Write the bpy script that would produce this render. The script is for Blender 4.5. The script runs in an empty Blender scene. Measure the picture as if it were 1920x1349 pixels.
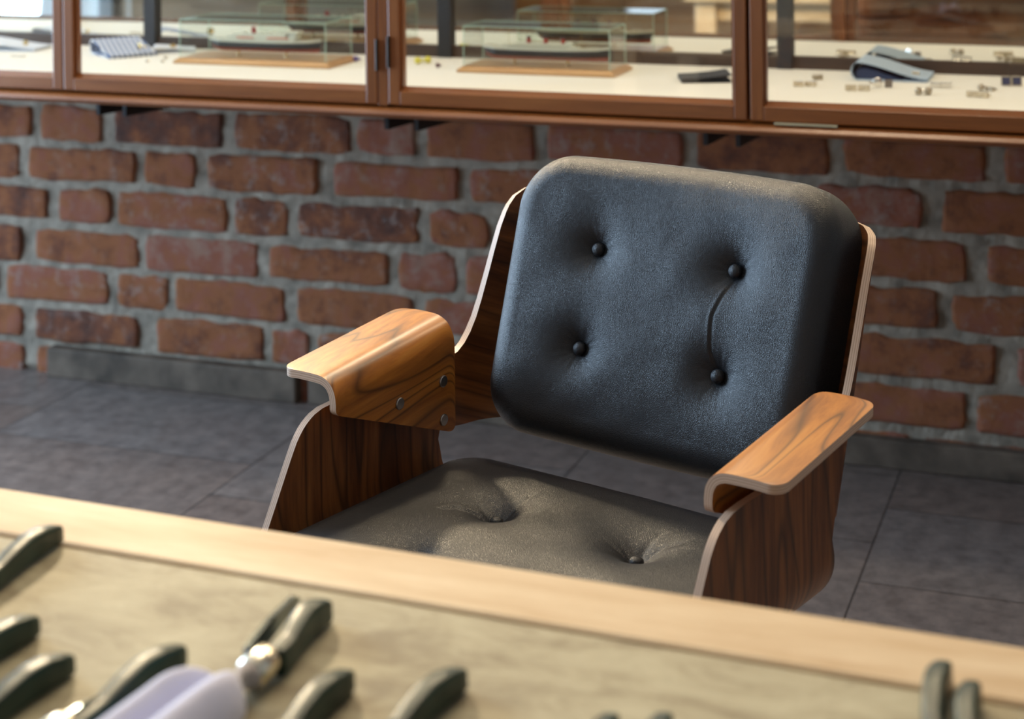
import bpy, bmesh, math, random
from mathutils import Vector, Matrix, noise
random.seed(7)
SC = bpy.context.scene
COL = SC.collection
PI = math.pi

# ------------------------------------------------------------------ camera
H = 1.215
cam_data = bpy.data.cameras.new('camera')
cam_data.sensor_width = 36.0
cam_data.lens = 3250.0 / 1920.0 * 36.0
cam_data.shift_y = -(674.5 + 300.0) / 1920.0
cam_data.clip_start = 0.05
cam_data.dof.use_dof = True
cam_data.dof.focus_distance = 1.93
cam_data.dof.aperture_fstop = 5.4
cam = bpy.data.objects.new('camera', cam_data)
COL.objects.link(cam)
r_ = 0.0125
mx = Matrix(((1, r_, 0), (0, 0, -1), (-r_, 1, 0)))      # columns: right, up, back
cam.matrix_world = Matrix.Translation((0, 0, H)) @ mx.to_4x4()
SC.camera = cam

# ------------------------------------------------------------------ frames
A0 = Vector((-1.210, 4.046, 0.0))          # a point where floor meets the back wall
EV = Vector((0.9393, -0.3430, 0.0))        # along the back wall, to the right
NV = Vector((0.3430, 0.9393, 0.0))         # into the back wall
WROT = math.atan2(EV.y, EV.x)
def WP(s, d, z=0.0):                       # s along the wall, d out of the wall
    return A0 + EV * s - NV * d + Vector((0, 0, z))

# ------------------------------------------------------------------ world, lights, exposure
w = bpy.data.worlds.new('world'); SC.world = w
w.use_nodes = True
nt = w.node_tree; nt.nodes.clear()
out = nt.nodes.new('ShaderNodeOutputWorld'); bg = nt.nodes.new('ShaderNodeBackground')
bg.inputs[0].default_value = (0.62, 0.78, 1.0, 1); bg.inputs[1].default_value = 1.0
nt.links.new(bg.outputs[0], out.inputs[0])

def area(name, loc, target, sx, sy, power, col, spread=PI):
    l = bpy.data.lights.new(name, 'AREA'); l.shape = 'RECTANGLE'
    l.size = sx; l.size_y = sy; l.energy = power; l.color = col; l.spread = spread
    o = bpy.data.objects.new(name, l); COL.objects.link(o)
    o.location = loc
    o.rotation_euler = (Vector(target) - Vector(loc)).to_track_quat('-Z', 'Y').to_euler()
    return o
# daylight through the tall window in the left wall (the light sits in the opening)
area('daylight_area', WP(-1.16, 1.15, 1.30), WP(2.0, 1.15, 0.85), 1.7, 2.0, 150, (0.54, 0.75, 1.0))
area('daylight_area', WP(0.3, 7.70, 1.80), WP(1.7, 1.5, 0.8), 1.9, 1.4, 7, (0.66, 0.80, 1.0))  # added soft fill from the front, set behind the unseen front window
# warm shop lamps on the ceiling track near the back wall and above the table
for s_, p_ in ((0.60, 38), (1.50, 8), (2.3, 6)):
    area('track_lamp_light', WP(s_, 0.40, 1.95), WP(s_ + .5, 2.75, 0.7), 0.14, 0.10, p_, (1.0, 0.80, 0.52))
area('ceiling_lamp_light', WP(1.9, 0.8, 2.62), WP(1.2, 2.6, 0.7), 0.5, 0.3, 14, (1.0, 0.80, 0.55))
area('rear_lamp_light', WP(0.8, 6.0, 2.5), WP(0.8, 6.8, 0.6), 1.2, 0.6, 12, (1.0, 0.72, 0.45))
SC.view_settings.view_transform = 'Standard'
SC.view_settings.look = 'None'
SC.view_settings.gamma = 1.0
SC.view_settings.use_curve_mapping = False
SC.view_settings.exposure = 0.35
SC.cycles.transparent_max_bounces = 32

# ------------------------------------------------------------------ materials
def mat(name):
    m = bpy.data.materials.new(name); m.use_nodes = True
    n = m.node_tree.nodes; b = n['Principled BSDF']
    return m, n, m.node_tree.links, b
def simple(name, col, rough=0.5, metal=0.0, coat=0.0, bump=0.0, bscale=200, sheen=0.0, var=0.0, vscale=30, spec=0.5):
    m, n, l, b = mat(name)
    b.inputs['Base Color'].default_value = (*col, 1)
    b.inputs['Roughness'].default_value = rough
    b.inputs['Metallic'].default_value = metal
    b.inputs['Coat Weight'].default_value = coat
    b.inputs['Specular IOR Level'].default_value = spec
    b.inputs['Sheen Weight'].default_value = sheen
    tc = n.new('ShaderNodeTexCoord')
    if bump:
        t = n.new('ShaderNodeTexNoise'); t.inputs['Scale'].default_value = bscale; t.inputs['Detail'].default_value = 4
        l.new(tc.outputs['Object'], t.inputs['Vector'])
        bp = n.new('ShaderNodeBump'); bp.inputs['Strength'].default_value = bump; bp.inputs['Distance'].default_value = 0.002
        l.new(t.outputs[0], bp.inputs['Height']); l.new(bp.outputs[0], b.inputs['Normal'])
    if var:
        t = n.new('ShaderNodeTexNoise'); t.inputs['Scale'].default_value = vscale; t.inputs['Detail'].default_value = 5
        l.new(tc.outputs['Object'], t.inputs['Vector'])
        r = n.new('ShaderNodeValToRGB')
        r.color_ramp.elements[0].position = 0.3; r.color_ramp.elements[1].position = 0.7
        r.color_ramp.elements[0].color = (*[c * (1 - var) for c in col], 1)
        r.color_ramp.elements[1].color = (*[min(1, c * (1 + var)) for c in col], 1)
        l.new(t.outputs[0], r.inputs[0]); l.new(r.outputs[0], b.inputs['Base Color'])
    return m
def ramp(n, stops):
    r = n.new('ShaderNodeValToRGB'); e = r.color_ramp.elements
    while len(e) < len(stops): e.new(0.5)
    for x, (p, c) in zip(e, stops):
        x.position = p; x.color = (*c, 1)
    return r
def wood(name, stops, coord='Object', along=(1, 0, 0), fine=90, coarse=9, rough=0.35, coat=0.2, vein=0.0, distort=0.6, stretch=14, seed=0.0, bump=0.05, veincol=(0.02, 0.008, 0.004)):
    """wood grain running along one axis of the given coordinates"""
    m, n, l, b = mat(name)
    tc = n.new('ShaderNodeTexCoord')
    mp = n.new('ShaderNodeMapping')
    sc = [1.0 / stretch if a else 1.0 for a in along]
    mp.inputs['Scale'].default_value = sc
    mp.inputs['Location'].default_value = (seed, seed * 0.7, seed * 0.3)
    l.new(tc.outputs[coord], mp.inputs['Vector'])
    # large swirls bending the grain
    n0 = n.new('ShaderNodeTexNoise'); n0.inputs['Scale'].default_value = coarse; n0.inputs['Detail'].default_value = 2
    l.new(mp.outputs[0], n0.inputs['Vector'])
    sw = n.new('ShaderNodeMixRGB'); sw.blend_type = 'ADD'; sw.inputs[0].default_value = distort / coarse
    l.new(mp.outputs[0], sw.inputs[1]); l.new(n0.outputs['Color'], sw.inputs[2])
    n1 = n.new('ShaderNodeTexNoise'); n1.inputs['Scale'].default_value = fine; n1.inputs['Detail'].default_value = 6; n1.inputs['Roughness'].default_value = 0.65
    l.new(sw.outputs[0], n1.inputs['Vector'])
    n2 = n.new('ShaderNodeTexNoise'); n2.inputs['Scale'].default_value = fine * 0.28; n2.inputs['Detail'].default_value = 3
    l.new(sw.outputs[0], n2.inputs['Vector'])
    mixf = n.new('ShaderNodeMath'); mixf.operation = 'MULTIPLY_ADD'; mixf.inputs[1].default_value = 0.55
    l.new(n1.outputs[0], mixf.inputs[0])
    hm = n.new('ShaderNodeMath'); hm.operation = 'MULTIPLY'; hm.inputs[1].default_value = 0.45
    l.new(n2.outputs[0], hm.inputs[0]); l.new(hm.outputs[0], mixf.inputs[2])
    r = ramp(n, stops); l.new(mixf.outputs[0], r.inputs[0])
    colout = r.outputs[0]
    if vein:
        wv = n.new('ShaderNodeTexNoise'); wv.inputs['Scale'].default_value = fine * 0.16; wv.inputs['Detail'].default_value = 1
        l.new(sw.outputs[0], wv.inputs['Vector'])
        # contour lines of a slow noise make long dark figure lines
        f = n.new('ShaderNodeMath'); f.operation = 'MULTIPLY'; f.inputs[1].default_value = 16.0; l.new(wv.outputs[0], f.inputs[0])
        g = n.new('ShaderNodeMath'); g.operation = 'PINGPONG'; g.inputs[1].default_value = 1.0; l.new(f.outputs[0], g.inputs[0])
        vr = ramp(n, [(0.0, (1, 1, 1)), (0.22, (0.25, 0.25, 0.25)), (0.5, (0, 0, 0))]); l.new(g.outputs[0], vr.inputs[0])
        vm = n.new('ShaderNodeMath'); vm.operation = 'MULTIPLY'; vm.inputs[1].default_value = vein; l.new(vr.outputs[0], vm.inputs[0])
        mm = n.new('ShaderNodeMixRGB'); mm.inputs[2].default_value = (*veincol, 1)
        l.new(vm.outputs[0], mm.inputs[0]); l.new(colout, mm.inputs[1]); colout = mm.outputs[0]
    l.new(colout, b.inputs['Base Color'])
    b.inputs['Roughness'].default_value = rough
    b.inputs['Coat Weight'].default_value = coat; b.inputs['Coat Roughness'].default_value = 0.28
    if bump:
        bp = n.new('ShaderNodeBump'); bp.inputs['Strength'].default_value = bump; bp.inputs['Distance'].default_value = 0.001
        l.new(n1.outputs[0], bp.inputs['Height']); l.new(bp.outputs[0], b.inputs['Normal'])
    return m
ROSE = [(0.30, (0.038, 0.011, 0.003)), (0.46, (0.135, 0.043, 0.012)), (0.58, (0.24, 0.084, 0.022)), (0.75, (0.35, 0.145, 0.040))]
ARMW = [(0.28, (0.10, 0.028, 0.006)), (0.42, (0.29, 0.092, 0.013)), (0.56, (0.46, 0.170, 0.024)), (0.75, (0.60, 0.29, 0.062))]
M = {}
M['rosewood_side'] = wood('rosewood_side', ROSE, 'UV', (0, 1, 0), fine=95, coarse=7, vein=0.75, distort=0.5, stretch=12, coat=0.12, rough=0.42)
M['rosewood_back'] = wood('rosewood_back', ROSE, 'UV', (1, 0, 0), fine=95, coarse=7, vein=0.6, distort=0.4, stretch=12, coat=0.12, rough=0.42)
M['armrest_wood'] = wood('armrest_wood', ARMW, 'UV', (1, 0, 0), fine=85, coarse=8, vein=0.8, distort=1.3, stretch=7, rough=0.38, coat=0.22, seed=1.9, veincol=(0.06, 0.020, 0.006))
CABS = [(0.30, (0.130, 0.036, 0.008)), (0.5, (0.215, 0.066, 0.014)), (0.72, (0.30, 0.105, 0.025))]
M['cabinet_wood_x'] = wood('cabinet_wood_x', CABS, 'Object', (1, 0, 0), fine=70, coarse=5, rough=0.33, coat=0.35)
M['cabinet_wood_z'] = wood('cabinet_wood_z', CABS, 'Object', (0, 0, 1), fine=70, coarse=5, rough=0.33, coat=0.35)
M['dark_wood'] = wood('dark_wood', [(0.3, (0.030, 0.016, 0.010)), (0.7, (0.065, 0.036, 0.022))], 'Object', (1, 0, 0), rough=0.5, coat=0)
M['base_oak'] = wood('base_oak', [(0.3, (0.38, 0.19, 0.07)), (0.7, (0.58, 0.34, 0.14))], 'Object', (1, 0, 0), fine=120, rough=0.35, coat=0.3)
M['table_border'] = wood('table_border', [(0.34, (0.50, 0.32, 0.16)), (0.52, (0.66, 0.49, 0.30)), (0.66, (0.76, 0.62, 0.43))], 'Object', (1, 0, 0), fine=42, coarse=4, rough=0.58, coat=0.0, stretch=7)

def plywood():
    m, n, l, b = mat('plywood_edge')
    uv = n.new('ShaderNodeTexCoord'); sp = n.new('ShaderNodeSeparateXYZ'); l.new(uv.outputs['UV'], sp.inputs[0])
    mu = n.new('ShaderNodeMath'); mu.operation = 'MULTIPLY'; mu.inputs[1].default_value = 7.0; l.new(sp.outputs['Y'], mu.inputs[0])
    pp = n.new('ShaderNodeMath'); pp.operation = 'PINGPONG'; pp.inputs[1].default_value = 1.0; l.new(mu.outputs[0], pp.inputs[0])
    r = ramp(n, [(0.0, (0.40, 0.24, 0.155)), (0.35, (0.60, 0.42, 0.30)), (1.0, (0.70, 0.52, 0.39))])
    l.new(pp.outputs[0], r.inputs[0]); l.new(r.outputs[0], b.inputs['Base Color'])
    b.inputs['Roughness'].default_value = 0.45
    return m
M['plywood_edge'] = plywood()

def leather(name, col, rough=0.38):
    m, n, l, b = mat(name)
    b.inputs['Base Color'].default_value = (*col, 1); b.inputs['Roughness'].default_value = rough
    b.inputs['Specular IOR Level'].default_value = 0.50
    b.inputs['Sheen Weight'].default_value = 0.04; b.inputs['Sheen Roughness'].default_value = 0.4
    tc = n.new('ShaderNodeTexCoord')
    v = n.new('ShaderNodeTexVoronoi'); v.feature = 'DISTANCE_TO_EDGE'; v.inputs['Scale'].default_value = 640
    nz = n.new('ShaderNodeTexNoise'); nz.inputs['Scale'].default_value = 60; nz.inputs['Detail'].default_value = 3
    mx_ = n.new('ShaderNodeMixRGB'); mx_.blend_type = 'ADD'; mx_.inputs[0].default_value = 0.003
    l.new(tc.outputs['Object'], mx_.inputs[1]); l.new(nz.outputs['Color'], mx_.inputs[2]); l.new(tc.outputs['Object'], nz.inputs['Vector'])
    l.new(mx_.outputs[0], v.inputs['Vector'])
    rr = ramp(n, [(0.0, (0, 0, 0)), (0.25, (1, 1, 1))]); l.new(v.outputs['Distance'], rr.inputs[0])
    n2 = n.new('ShaderNodeTexNoise'); n2.inputs['Scale'].default_value = 320; n2.inputs['Detail'].default_value = 2
    l.new(tc.outputs['Object'], n2.inputs['Vector'])
    ad = n.new('ShaderNodeMath'); ad.operation = 'MULTIPLY_ADD'; ad.inputs[1].default_value = 0.22
    l.new(n2.outputs[0], ad.inputs[0]); l.new(rr.outputs[0], ad.inputs[2])
    bp = n.new('ShaderNodeBump'); bp.inputs['Strength'].default_value = 0.35; bp.inputs['Distance'].default_value = 0.0006
    l.new(ad.outputs[0], bp.inputs['Height']); l.new(bp.outputs[0], b.inputs['Normal'])
    return m
M['leather'] = leather('black_leather', (0.013, 0.0145, 0.018), 0.41)

def brick_mat():
    m, n, l, b = mat('old_red_brick')
    tc = n.new('ShaderNodeTexCoord')
    at = n.new('ShaderNodeAttribute'); at.attribute_name = 'tone'; at.attribute_type = 'GEOMETRY'
    sp = n.new('ShaderNodeSeparateColor'); l.new(at.outputs['Color'], sp.inputs[0])
    r = ramp(n, [(0.0, (0.085, 0.042, 0.032)), (0.28, (0.18, 0.066, 0.036)), (0.50, (0.30, 0.112, 0.045)), (0.75, (0.29, 0.105, 0.068)), (1.0, (0.33, 0.190, 0.135))])
    nz = n.new('ShaderNodeTexNoise'); nz.inputs['Scale'].default_value = 11; nz.inputs['Detail'].default_value = 7; nz.inputs['Roughness'].default_value = 0.7
    l.new(tc.outputs['Object'], nz.inputs['Vector'])
    a = n.new('ShaderNodeMath'); a.operation = 'MULTIPLY_ADD'; a.inputs[1].default_value = 2.0; a.inputs[2].default_value = -1.0
    l.new(nz.outputs[0], a.inputs[0])
    a2 = n.new('ShaderNodeMath'); a2.operation = 'ADD'; l.new(a.outputs[0], a2.inputs[0]); l.new(sp.outputs[0], a2.inputs[1])
    l.new(a2.outputs[0], r.inputs[0])
    # lime bloom and mortar smears
    n2 = n.new('ShaderNodeTexNoise'); n2.inputs['Scale'].default_value = 26; n2.inputs['Detail'].default_value = 8; n2.inputs['Roughness'].default_value = 0.75
    l.new(tc.outputs['Object'], n2.inputs['Vector'])
    r2 = ramp(n, [(0.52, (0, 0, 0)), (0.74, (1, 1, 1))]); l.new(n2.outputs[0], r2.inputs[0])
    mm = n.new('ShaderNodeMath'); mm.operation = 'MULTIPLY'; l.new(r2.outputs[0], mm.inputs[0]); l.new(sp.outputs[1], mm.inputs[1])
    mix = n.new('ShaderNodeMixRGB'); mix.inputs[2].default_value = (0.38, 0.33, 0.30, 1)
    l.new(mm.outputs[0], mix.inputs[0]); l.new(r.outputs[0], mix.inputs[1]); l.new(mix.outputs[0], b.inputs['Base Color'])
    b.inputs['Roughness'].default_value = 0.85; b.inputs['Specular IOR Level'].default_value = 0.25
    bp = n.new('ShaderNodeBump'); bp.inputs['Strength'].default_value = 1.0; bp.inputs['Distance'].default_value = 0.006
    l.new(n2.outputs[0], bp.inputs['Height']); l.new(bp.outputs[0], b.inputs['Normal'])
    return m
M['brick'] = brick_mat()
M['mortar'] = simple('lime_mortar', (0.285, 0.245, 0.195), 0.95, bump=1.0, bscale=70, var=0.38, vscale=24, spec=0.2)

def floor_mat():
    m, n, l, b = mat('stone_flags')
    tc = n.new('ShaderNodeTexCoord')
    mp = n.new('ShaderNodeMapping'); mp.inputs['Rotation'].default_value = (0, 0, PI / 2)
    mp.inputs['Location'].default_value = (0.0, 0.0, 0.0)
    # texture X = depth from the wall, texture Y = distance along the wall
    sx = n.new('ShaderNodeSeparateXYZ'); cb = n.new('ShaderNodeCombineXYZ'); l.new(tc.outputs['Object'], sx.inputs[0])
    ax = n.new('ShaderNodeMath'); ax.operation = 'ADD'; ax.inputs[1].default_value = 13.0 - 0.22 + 0.325 * 2 * 0; 
    ax.inputs[1].default_value = 0.325 * 40 - (0.22) + 0.325
    ay = n.new('ShaderNodeMath'); ay.operation = 'ADD'; ay.inputs[1].default_value = 0.6 * 20 - 0.272
    ng = n.new('ShaderNodeMath'); ng.operation = 'MULTIPLY'; ng.inputs[1].default_value = -1
    l.new(sx.outputs['Y'], ng.inputs[0]); l.new(ng.outputs[0], ax.inputs[0]); l.new(sx.outputs['X'], ay.inputs[0])
    l.new(ax.outputs[0], cb.inputs['X']); l.new(ay.outputs[0], cb.inputs['Y'])
    bt = n.new('ShaderNodeTexBrick'); bt.inputs['Scale'].default_value = 1.0
    bt.inputs['Brick Width'].default_value = 0.325 * 2; bt.inputs['Row Height'].default_value = 0.6
    bt.offset = 0.5; bt.inputs['Mortar Size'].default_value = 0.0020; bt.inputs['Mortar Smooth'].default_value = 0.3
    bt.inputs['Bias'].default_value = 0.0
    bt.inputs['Color1'].default_value = (0.172, 0.130, 0.110, 1); bt.inputs['Color2'].default_value = (0.180, 0.152, 0.138, 1)
    bt.inputs['Mortar'].default_value = (0.05, 0.042, 0.036, 1)
    bt.inputs['Brick Width'].default_value = 0.325
    l.new(cb.outputs[0], bt.inputs['Vector'])
    nz = n.new('ShaderNodeTexNoise'); nz.inputs['Scale'].default_value = 26; nz.inputs['Detail'].default_value = 7; nz.inputs['Roughness'].default_value = 0.7
    l.new(tc.outputs['Object'], nz.inputs['Vector'])
    r = ramp(n, [(0.32, (0.50, 0.48, 0.47)), (0.5, (0.95, 0.95, 0.95)), (0.7, (1.5, 1.45, 1.4))]); l.new(nz.outputs[0], r.inputs[0])
    mu = n.new('ShaderNodeMixRGB'); mu.blend_type = 'MULTIPLY'; mu.inputs[0].default_value = 0.75
    l.new(bt.outputs['Color'], mu.inputs[1]); l.new(r.outputs[0], mu.inputs[2]); l.new(mu.outputs[0], b.inputs['Base Color'])
    mp2 = n.new('ShaderNodeMapping'); mp2.inputs['Scale'].default_value = (6, 1.2, 1); l.new(tc.outputs['Object'], mp2.inputs['Vector'])
    n3 = n.new('ShaderNodeTexNoise'); n3.inputs['Scale'].default_value = 2.5; n3.inputs['Detail'].default_value = 5; l.new(mp2.outputs[0], n3.inputs['Vector'])
    r3 = ramp(n, [(0.35, (0.30, 0.30, 0.30)), (0.7, (0.50, 0.50, 0.50))]); l.new(n3.outputs[0], r3.inputs[0])
    l.new(r3.outputs[0], b.inputs['Roughness'])
    inv = n.new('ShaderNodeMath'); inv.operation = 'SUBTRACT'; inv.inputs[0].default_value = 1; l.new(bt.outputs['Fac'], inv.inputs[1])
    ad = n.new('ShaderNodeMath'); ad.operation = 'MULTIPLY_ADD'; ad.inputs[1].default_value = 0.25; l.new(nz.outputs[0], ad.inputs[0]); l.new(inv.outputs[0], ad.inputs[2])
    bp = n.new('ShaderNodeBump'); bp.inputs['Strength'].default_value = 0.5; bp.inputs['Distance'].default_value = 0.003
    l.new(ad.outputs[0], bp.inputs['Height']); l.new(bp.outputs[0], b.inputs['Normal'])
    return m
M['floor'] = floor_mat()
M['skirting_stone'] = simple('skirting_stone', (0.115, 0.088, 0.066), 0.7, bump=0.6, bscale=40, var=0.45, vscale=16, spec=0.3)

def table_field():
    m, n, l, b = mat('table_field')
    tc = n.new('ShaderNodeTexCoord')
    mp = n.new('ShaderNodeMapping'); mp.inputs['Scale'].default_value = (0.5, 1, 1); l.new(tc.outputs['Object'], mp.inputs['Vector'])
    a = n.new('ShaderNodeTexNoise'); a.inputs['Scale'].default_value = 30; a.inputs['Detail'].default_value = 7; a.inputs['Roughness'].default_value = 0.7; a.inputs['Distortion'].default_value = 0.6
    l.new(mp.outputs[0], a.inputs['Vector'])
    r = ramp(n, [(0.34, (0.25, 0.20, 0.12)), (0.5, (0.40, 0.345, 0.22)), (0.66, (0.50, 0.45, 0.30))]); l.new(a.outputs[0], r.inputs[0])
    l.new(r.outputs[0], b.inputs['Base Color']); b.inputs['Roughness'].default_value = 0.62; b.inputs['Specular IOR Level'].default_value = 0.35
    c = n.new('ShaderNodeTexNoise'); c.inputs['Scale'].default_value = 240; c.inputs['Detail'].default_value = 3; l.new(mp.outputs[0], c.inputs['Vector'])
    bp = n.new('ShaderNodeBump'); bp.inputs['Strength'].default_value = 0.35; bp.inputs['Distance'].default_value = 0.001
    l.new(c.outputs[0], bp.inputs['Height']); l.new(bp.outputs[0], b.inputs['Normal'])
    return m
M['table_field'] = table_field()

def glass(name, tint=(1, 1, 1), refl=1.0):
    m = bpy.data.materials.new(name); m.use_nodes = True
    n = m.node_tree.nodes; l = m.node_tree.links; n.clear()
    o = n.new('ShaderNodeOutputMaterial'); t = n.new('ShaderNodeBsdfTransparent'); g = n.new('ShaderNodeBsdfGlossy')
    g.inputs['Roughness'].default_value = 0.01; t.inputs[0].default_value = (*tint, 1)
    ge = n.new('ShaderNodeNewGeometry'); vd = n.new('ShaderNodeVectorMath'); vd.operation = 'DOT_PRODUCT'
    l.new(ge.outputs['Normal'], vd.inputs[0]); l.new(ge.outputs['Incoming'], vd.inputs[1])
    ab = n.new('ShaderNodeMath'); ab.operation = 'ABSOLUTE'; l.new(vd.outputs['Value'], ab.inputs[0])
    om = n.new('ShaderNodeMath'); om.operation = 'SUBTRACT'; om.inputs[0].default_value = 1.0; l.new(ab.outputs[0], om.inputs[1])
    pw = n.new('ShaderNodeMath'); pw.operation = 'POWER'; pw.inputs[1].default_value = 5.0; l.new(om.outputs[0], pw.inputs[0])
    mm = n.new('ShaderNodeMath'); mm.operation = 'MULTIPLY_ADD'; mm.inputs[1].default_value = 0.95 * refl; mm.inputs[2].default_value = 0.04 * refl; l.new(pw.outputs[0], mm.inputs[0])
    mx_ = n.new('ShaderNodeMixShader'); l.new(mm.outputs[0], mx_.inputs[0]); l.new(t.outputs[0], mx_.inputs[1]); l.new(g.outputs[0], mx_.inputs[2])
    l.new(mx_.outputs[0], o.inputs[0])
    return m
M['glass'] = glass('door_glass', (0.99, 0.995, 0.99), 1.0)
M['case_glass'] = glass('case_glass', (0.975, 0.992, 0.982), 1.0)
M['glass_edge'] = simple('green_glass_edge', (0.42, 0.62, 0.50), 0.15)
M['mirror'] = simple('mirror_silver', (0.80, 0.80, 0.76), 0.02, metal=1.0)
M['shelf_cloth'] = simple('cream_lining', (0.80, 0.77, 0.68), 0.9, bump=0.2, bscale=500)
M['black_steel'] = simple('black_steel', (0.022, 0.022, 0.024), 0.5, metal=0.3, bump=0.1, bscale=90)
M['hinge_metal'] = simple('dark_hinge', (0.05, 0.04, 0.035), 0.4, metal=0.7, bump=0.1)
M['bolt'] = simple('satin_steel', (0.42, 0.40, 0.38), 0.33, metal=1.0, bump=0.02, bscale=300)
M['chrome'] = simple('chrome', (0.7, 0.7, 0.7), 0.15, metal=1.0)
M['green_handle'] = simple('dark_green_handle', (0.007, 0.032, 0.024), 0.36, coat=0.0, var=0.3, vscale=60, spec=0.35)
M['bolster'] = simple('pale_metal', (0.80, 0.74, 0.60), 0.25, metal=1.0)
M['blade'] = simple('blade_steel', (0.10, 0.13, 0.14), 0.18, metal=1.0)
M['lilac'] = simple('lilac_cloth', (0.66, 0.67, 0.86), 0.8, sheen=0.3, bump=0.3, bscale=400)
M['navy'] = simple('hull_black', (0.020, 0.024, 0.032), 0.4)
M['red'] = simple('hull_red', (0.30, 0.05, 0.03), 0.45)
M['funnel_red'] = simple('funnel_red', (0.33, 0.03, 0.02), 0.4)
M['orange'] = simple('lifeboat_orange', (0.75, 0.20, 0.10), 0.5)
M['white'] = simple('ship_white', (0.62, 0.60, 0.50), 0.5)
M['deck'] = simple('ship_deck', (0.48, 0.42, 0.30), 0.6)
M['brass'] = simple('brass', (0.72, 0.52, 0.22), 0.25, metal=1.0)
M['silver'] = simple('silver', (0.78, 0.76, 0.72), 0.22, metal=1.0)
M['enamel_pale'] = simple('pale_enamel', (0.66, 0.56, 0.40), 0.25, metal=0.35, coat=0.5, var=0.4, vscale=300)
M['oxid'] = simple('aged_silver', (0.42, 0.36, 0.27), 0.35, metal=0.6, var=0.5, vscale=400)
M['blue_enamel'] = simple('dark_blue_enamel', (0.010, 0.018, 0.085), 0.2, coat=0.5)
M['yellow'] = simple('yellow_silk', (0.70, 0.62, 0.08), 0.6, bump=0.4, bscale=900)
M['burgundy'] = simple('burgundy_silk', (0.10, 0.012, 0.018), 0.5)
M['violet'] = simple('violet_silk', (0.12, 0.08, 0.28), 0.5)
M['wallet'] = simple('black_wallet', (0.014, 0.015, 0.020), 0.65, bump=0.3, bscale=600)
M['blue_cotton'] = simple('pale_blue_cotton', (0.40, 0.50, 0.60), 0.85, bump=0.3, bscale=900)
M['loop_shade_navy'] = simple('loop_shade_navy', (0.030, 0.045, 0.10), 0.9)  # dark colour standing in for the shade inside the pale blue cuff
M['white_cotton'] = simple('white_cotton', (0.68, 0.72, 0.78), 0.85, bump=0.3, bscale=900)
M['grey_enamel'] = simple('grey_enamel', (0.22, 0.19, 0.17), 0.35, metal=0.5)
M['pale_strip'] = simple('pale_strip', (0.42, 0.36, 0.22), 0.8)
M['paper'] = simple('pale_card', (0.62, 0.56, 0.46), 0.8)
M['plaster'] = simple('grey_plaster', (0.36, 0.36, 0.36), 0.85, bump=0.2, bscale=30, var=0.1, vscale=3)
M['ceiling'] = simple('white_ceiling', (0.62, 0.60, 0.56), 0.9, bump=0.1, bscale=20)
M['panel_brown'] = wood('panel_brown', [(0.3, (0.16, 0.075, 0.025)), (0.7, (0.36, 0.18, 0.06))], 'Object', (1, 0, 0), fine=30, coarse=3, rough=0.4)
def stripes():
    m, n, l, b = mat('blue_striped_cotton')
    tc = n.new('ShaderNodeTexCoord'); sp = n.new('ShaderNodeVectorMath'); sp.operation = 'DOT_PRODUCT'; sp.inputs[1].default_value = (0.15, 1.0, 0); l.new(tc.outputs['Object'], sp.inputs[0])
    a = n.new('ShaderNodeMath'); a.operation = 'MULTIPLY'; a.inputs[1].default_value = 175.0; l.new(sp.outputs['Value'], a.inputs[0])
    p = n.new('ShaderNodeMath'); p.operation = 'PINGPONG'; p.inputs[1].default_value = 1.0; l.new(a.outputs[0], p.inputs[0])
    r = ramp(n, [(0.40, (0.07, 0.13, 0.30)), (0.50, (0.66, 0.70, 0.76))]); l.new(p.outputs[0], r.inputs[0])
    l.new(r.outputs[0], b.inputs['Base Color']); b.inputs['Roughness'].default_value = 0.85
    return m
M['stripes'] = stripes()

# ------------------------------------------------------------------ helpers
def link(name, me, mats, parent=None):
    o = bpy.data.objects.new(name, me); COL.objects.link(o)
    for m in (mats if isinstance(mats, (list, tuple)) else [mats]): me.materials.append(M[m] if isinstance(m, str) else m)
    if parent is not None: o.parent = parent
    return o
def tag(o, label=None, cat=None, group=None, kind=None):
    if label: o['label'] = label
    if cat: o['category'] = cat
    if group: o['group'] = group
    if kind: o['kind'] = kind
    return o
def thing(name, label, cat, loc=(0, 0, 0), rz=0.0, group=None):
    o = bpy.data.objects.new(name, None); COL.objects.link(o)
    o.empty_display_size = 0.02
    o.location = loc; o.rotation_euler = (0, 0, rz)
    return tag(o, label, cat, group)
def copy_tree(o, parent=None):
    c = o.copy(); COL.objects.link(c)
    if parent is not None: c.parent = parent
    for ch in [x for x in bpy.data.objects if x.parent == o]:
        copy_tree(ch, c)
    return c
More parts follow.
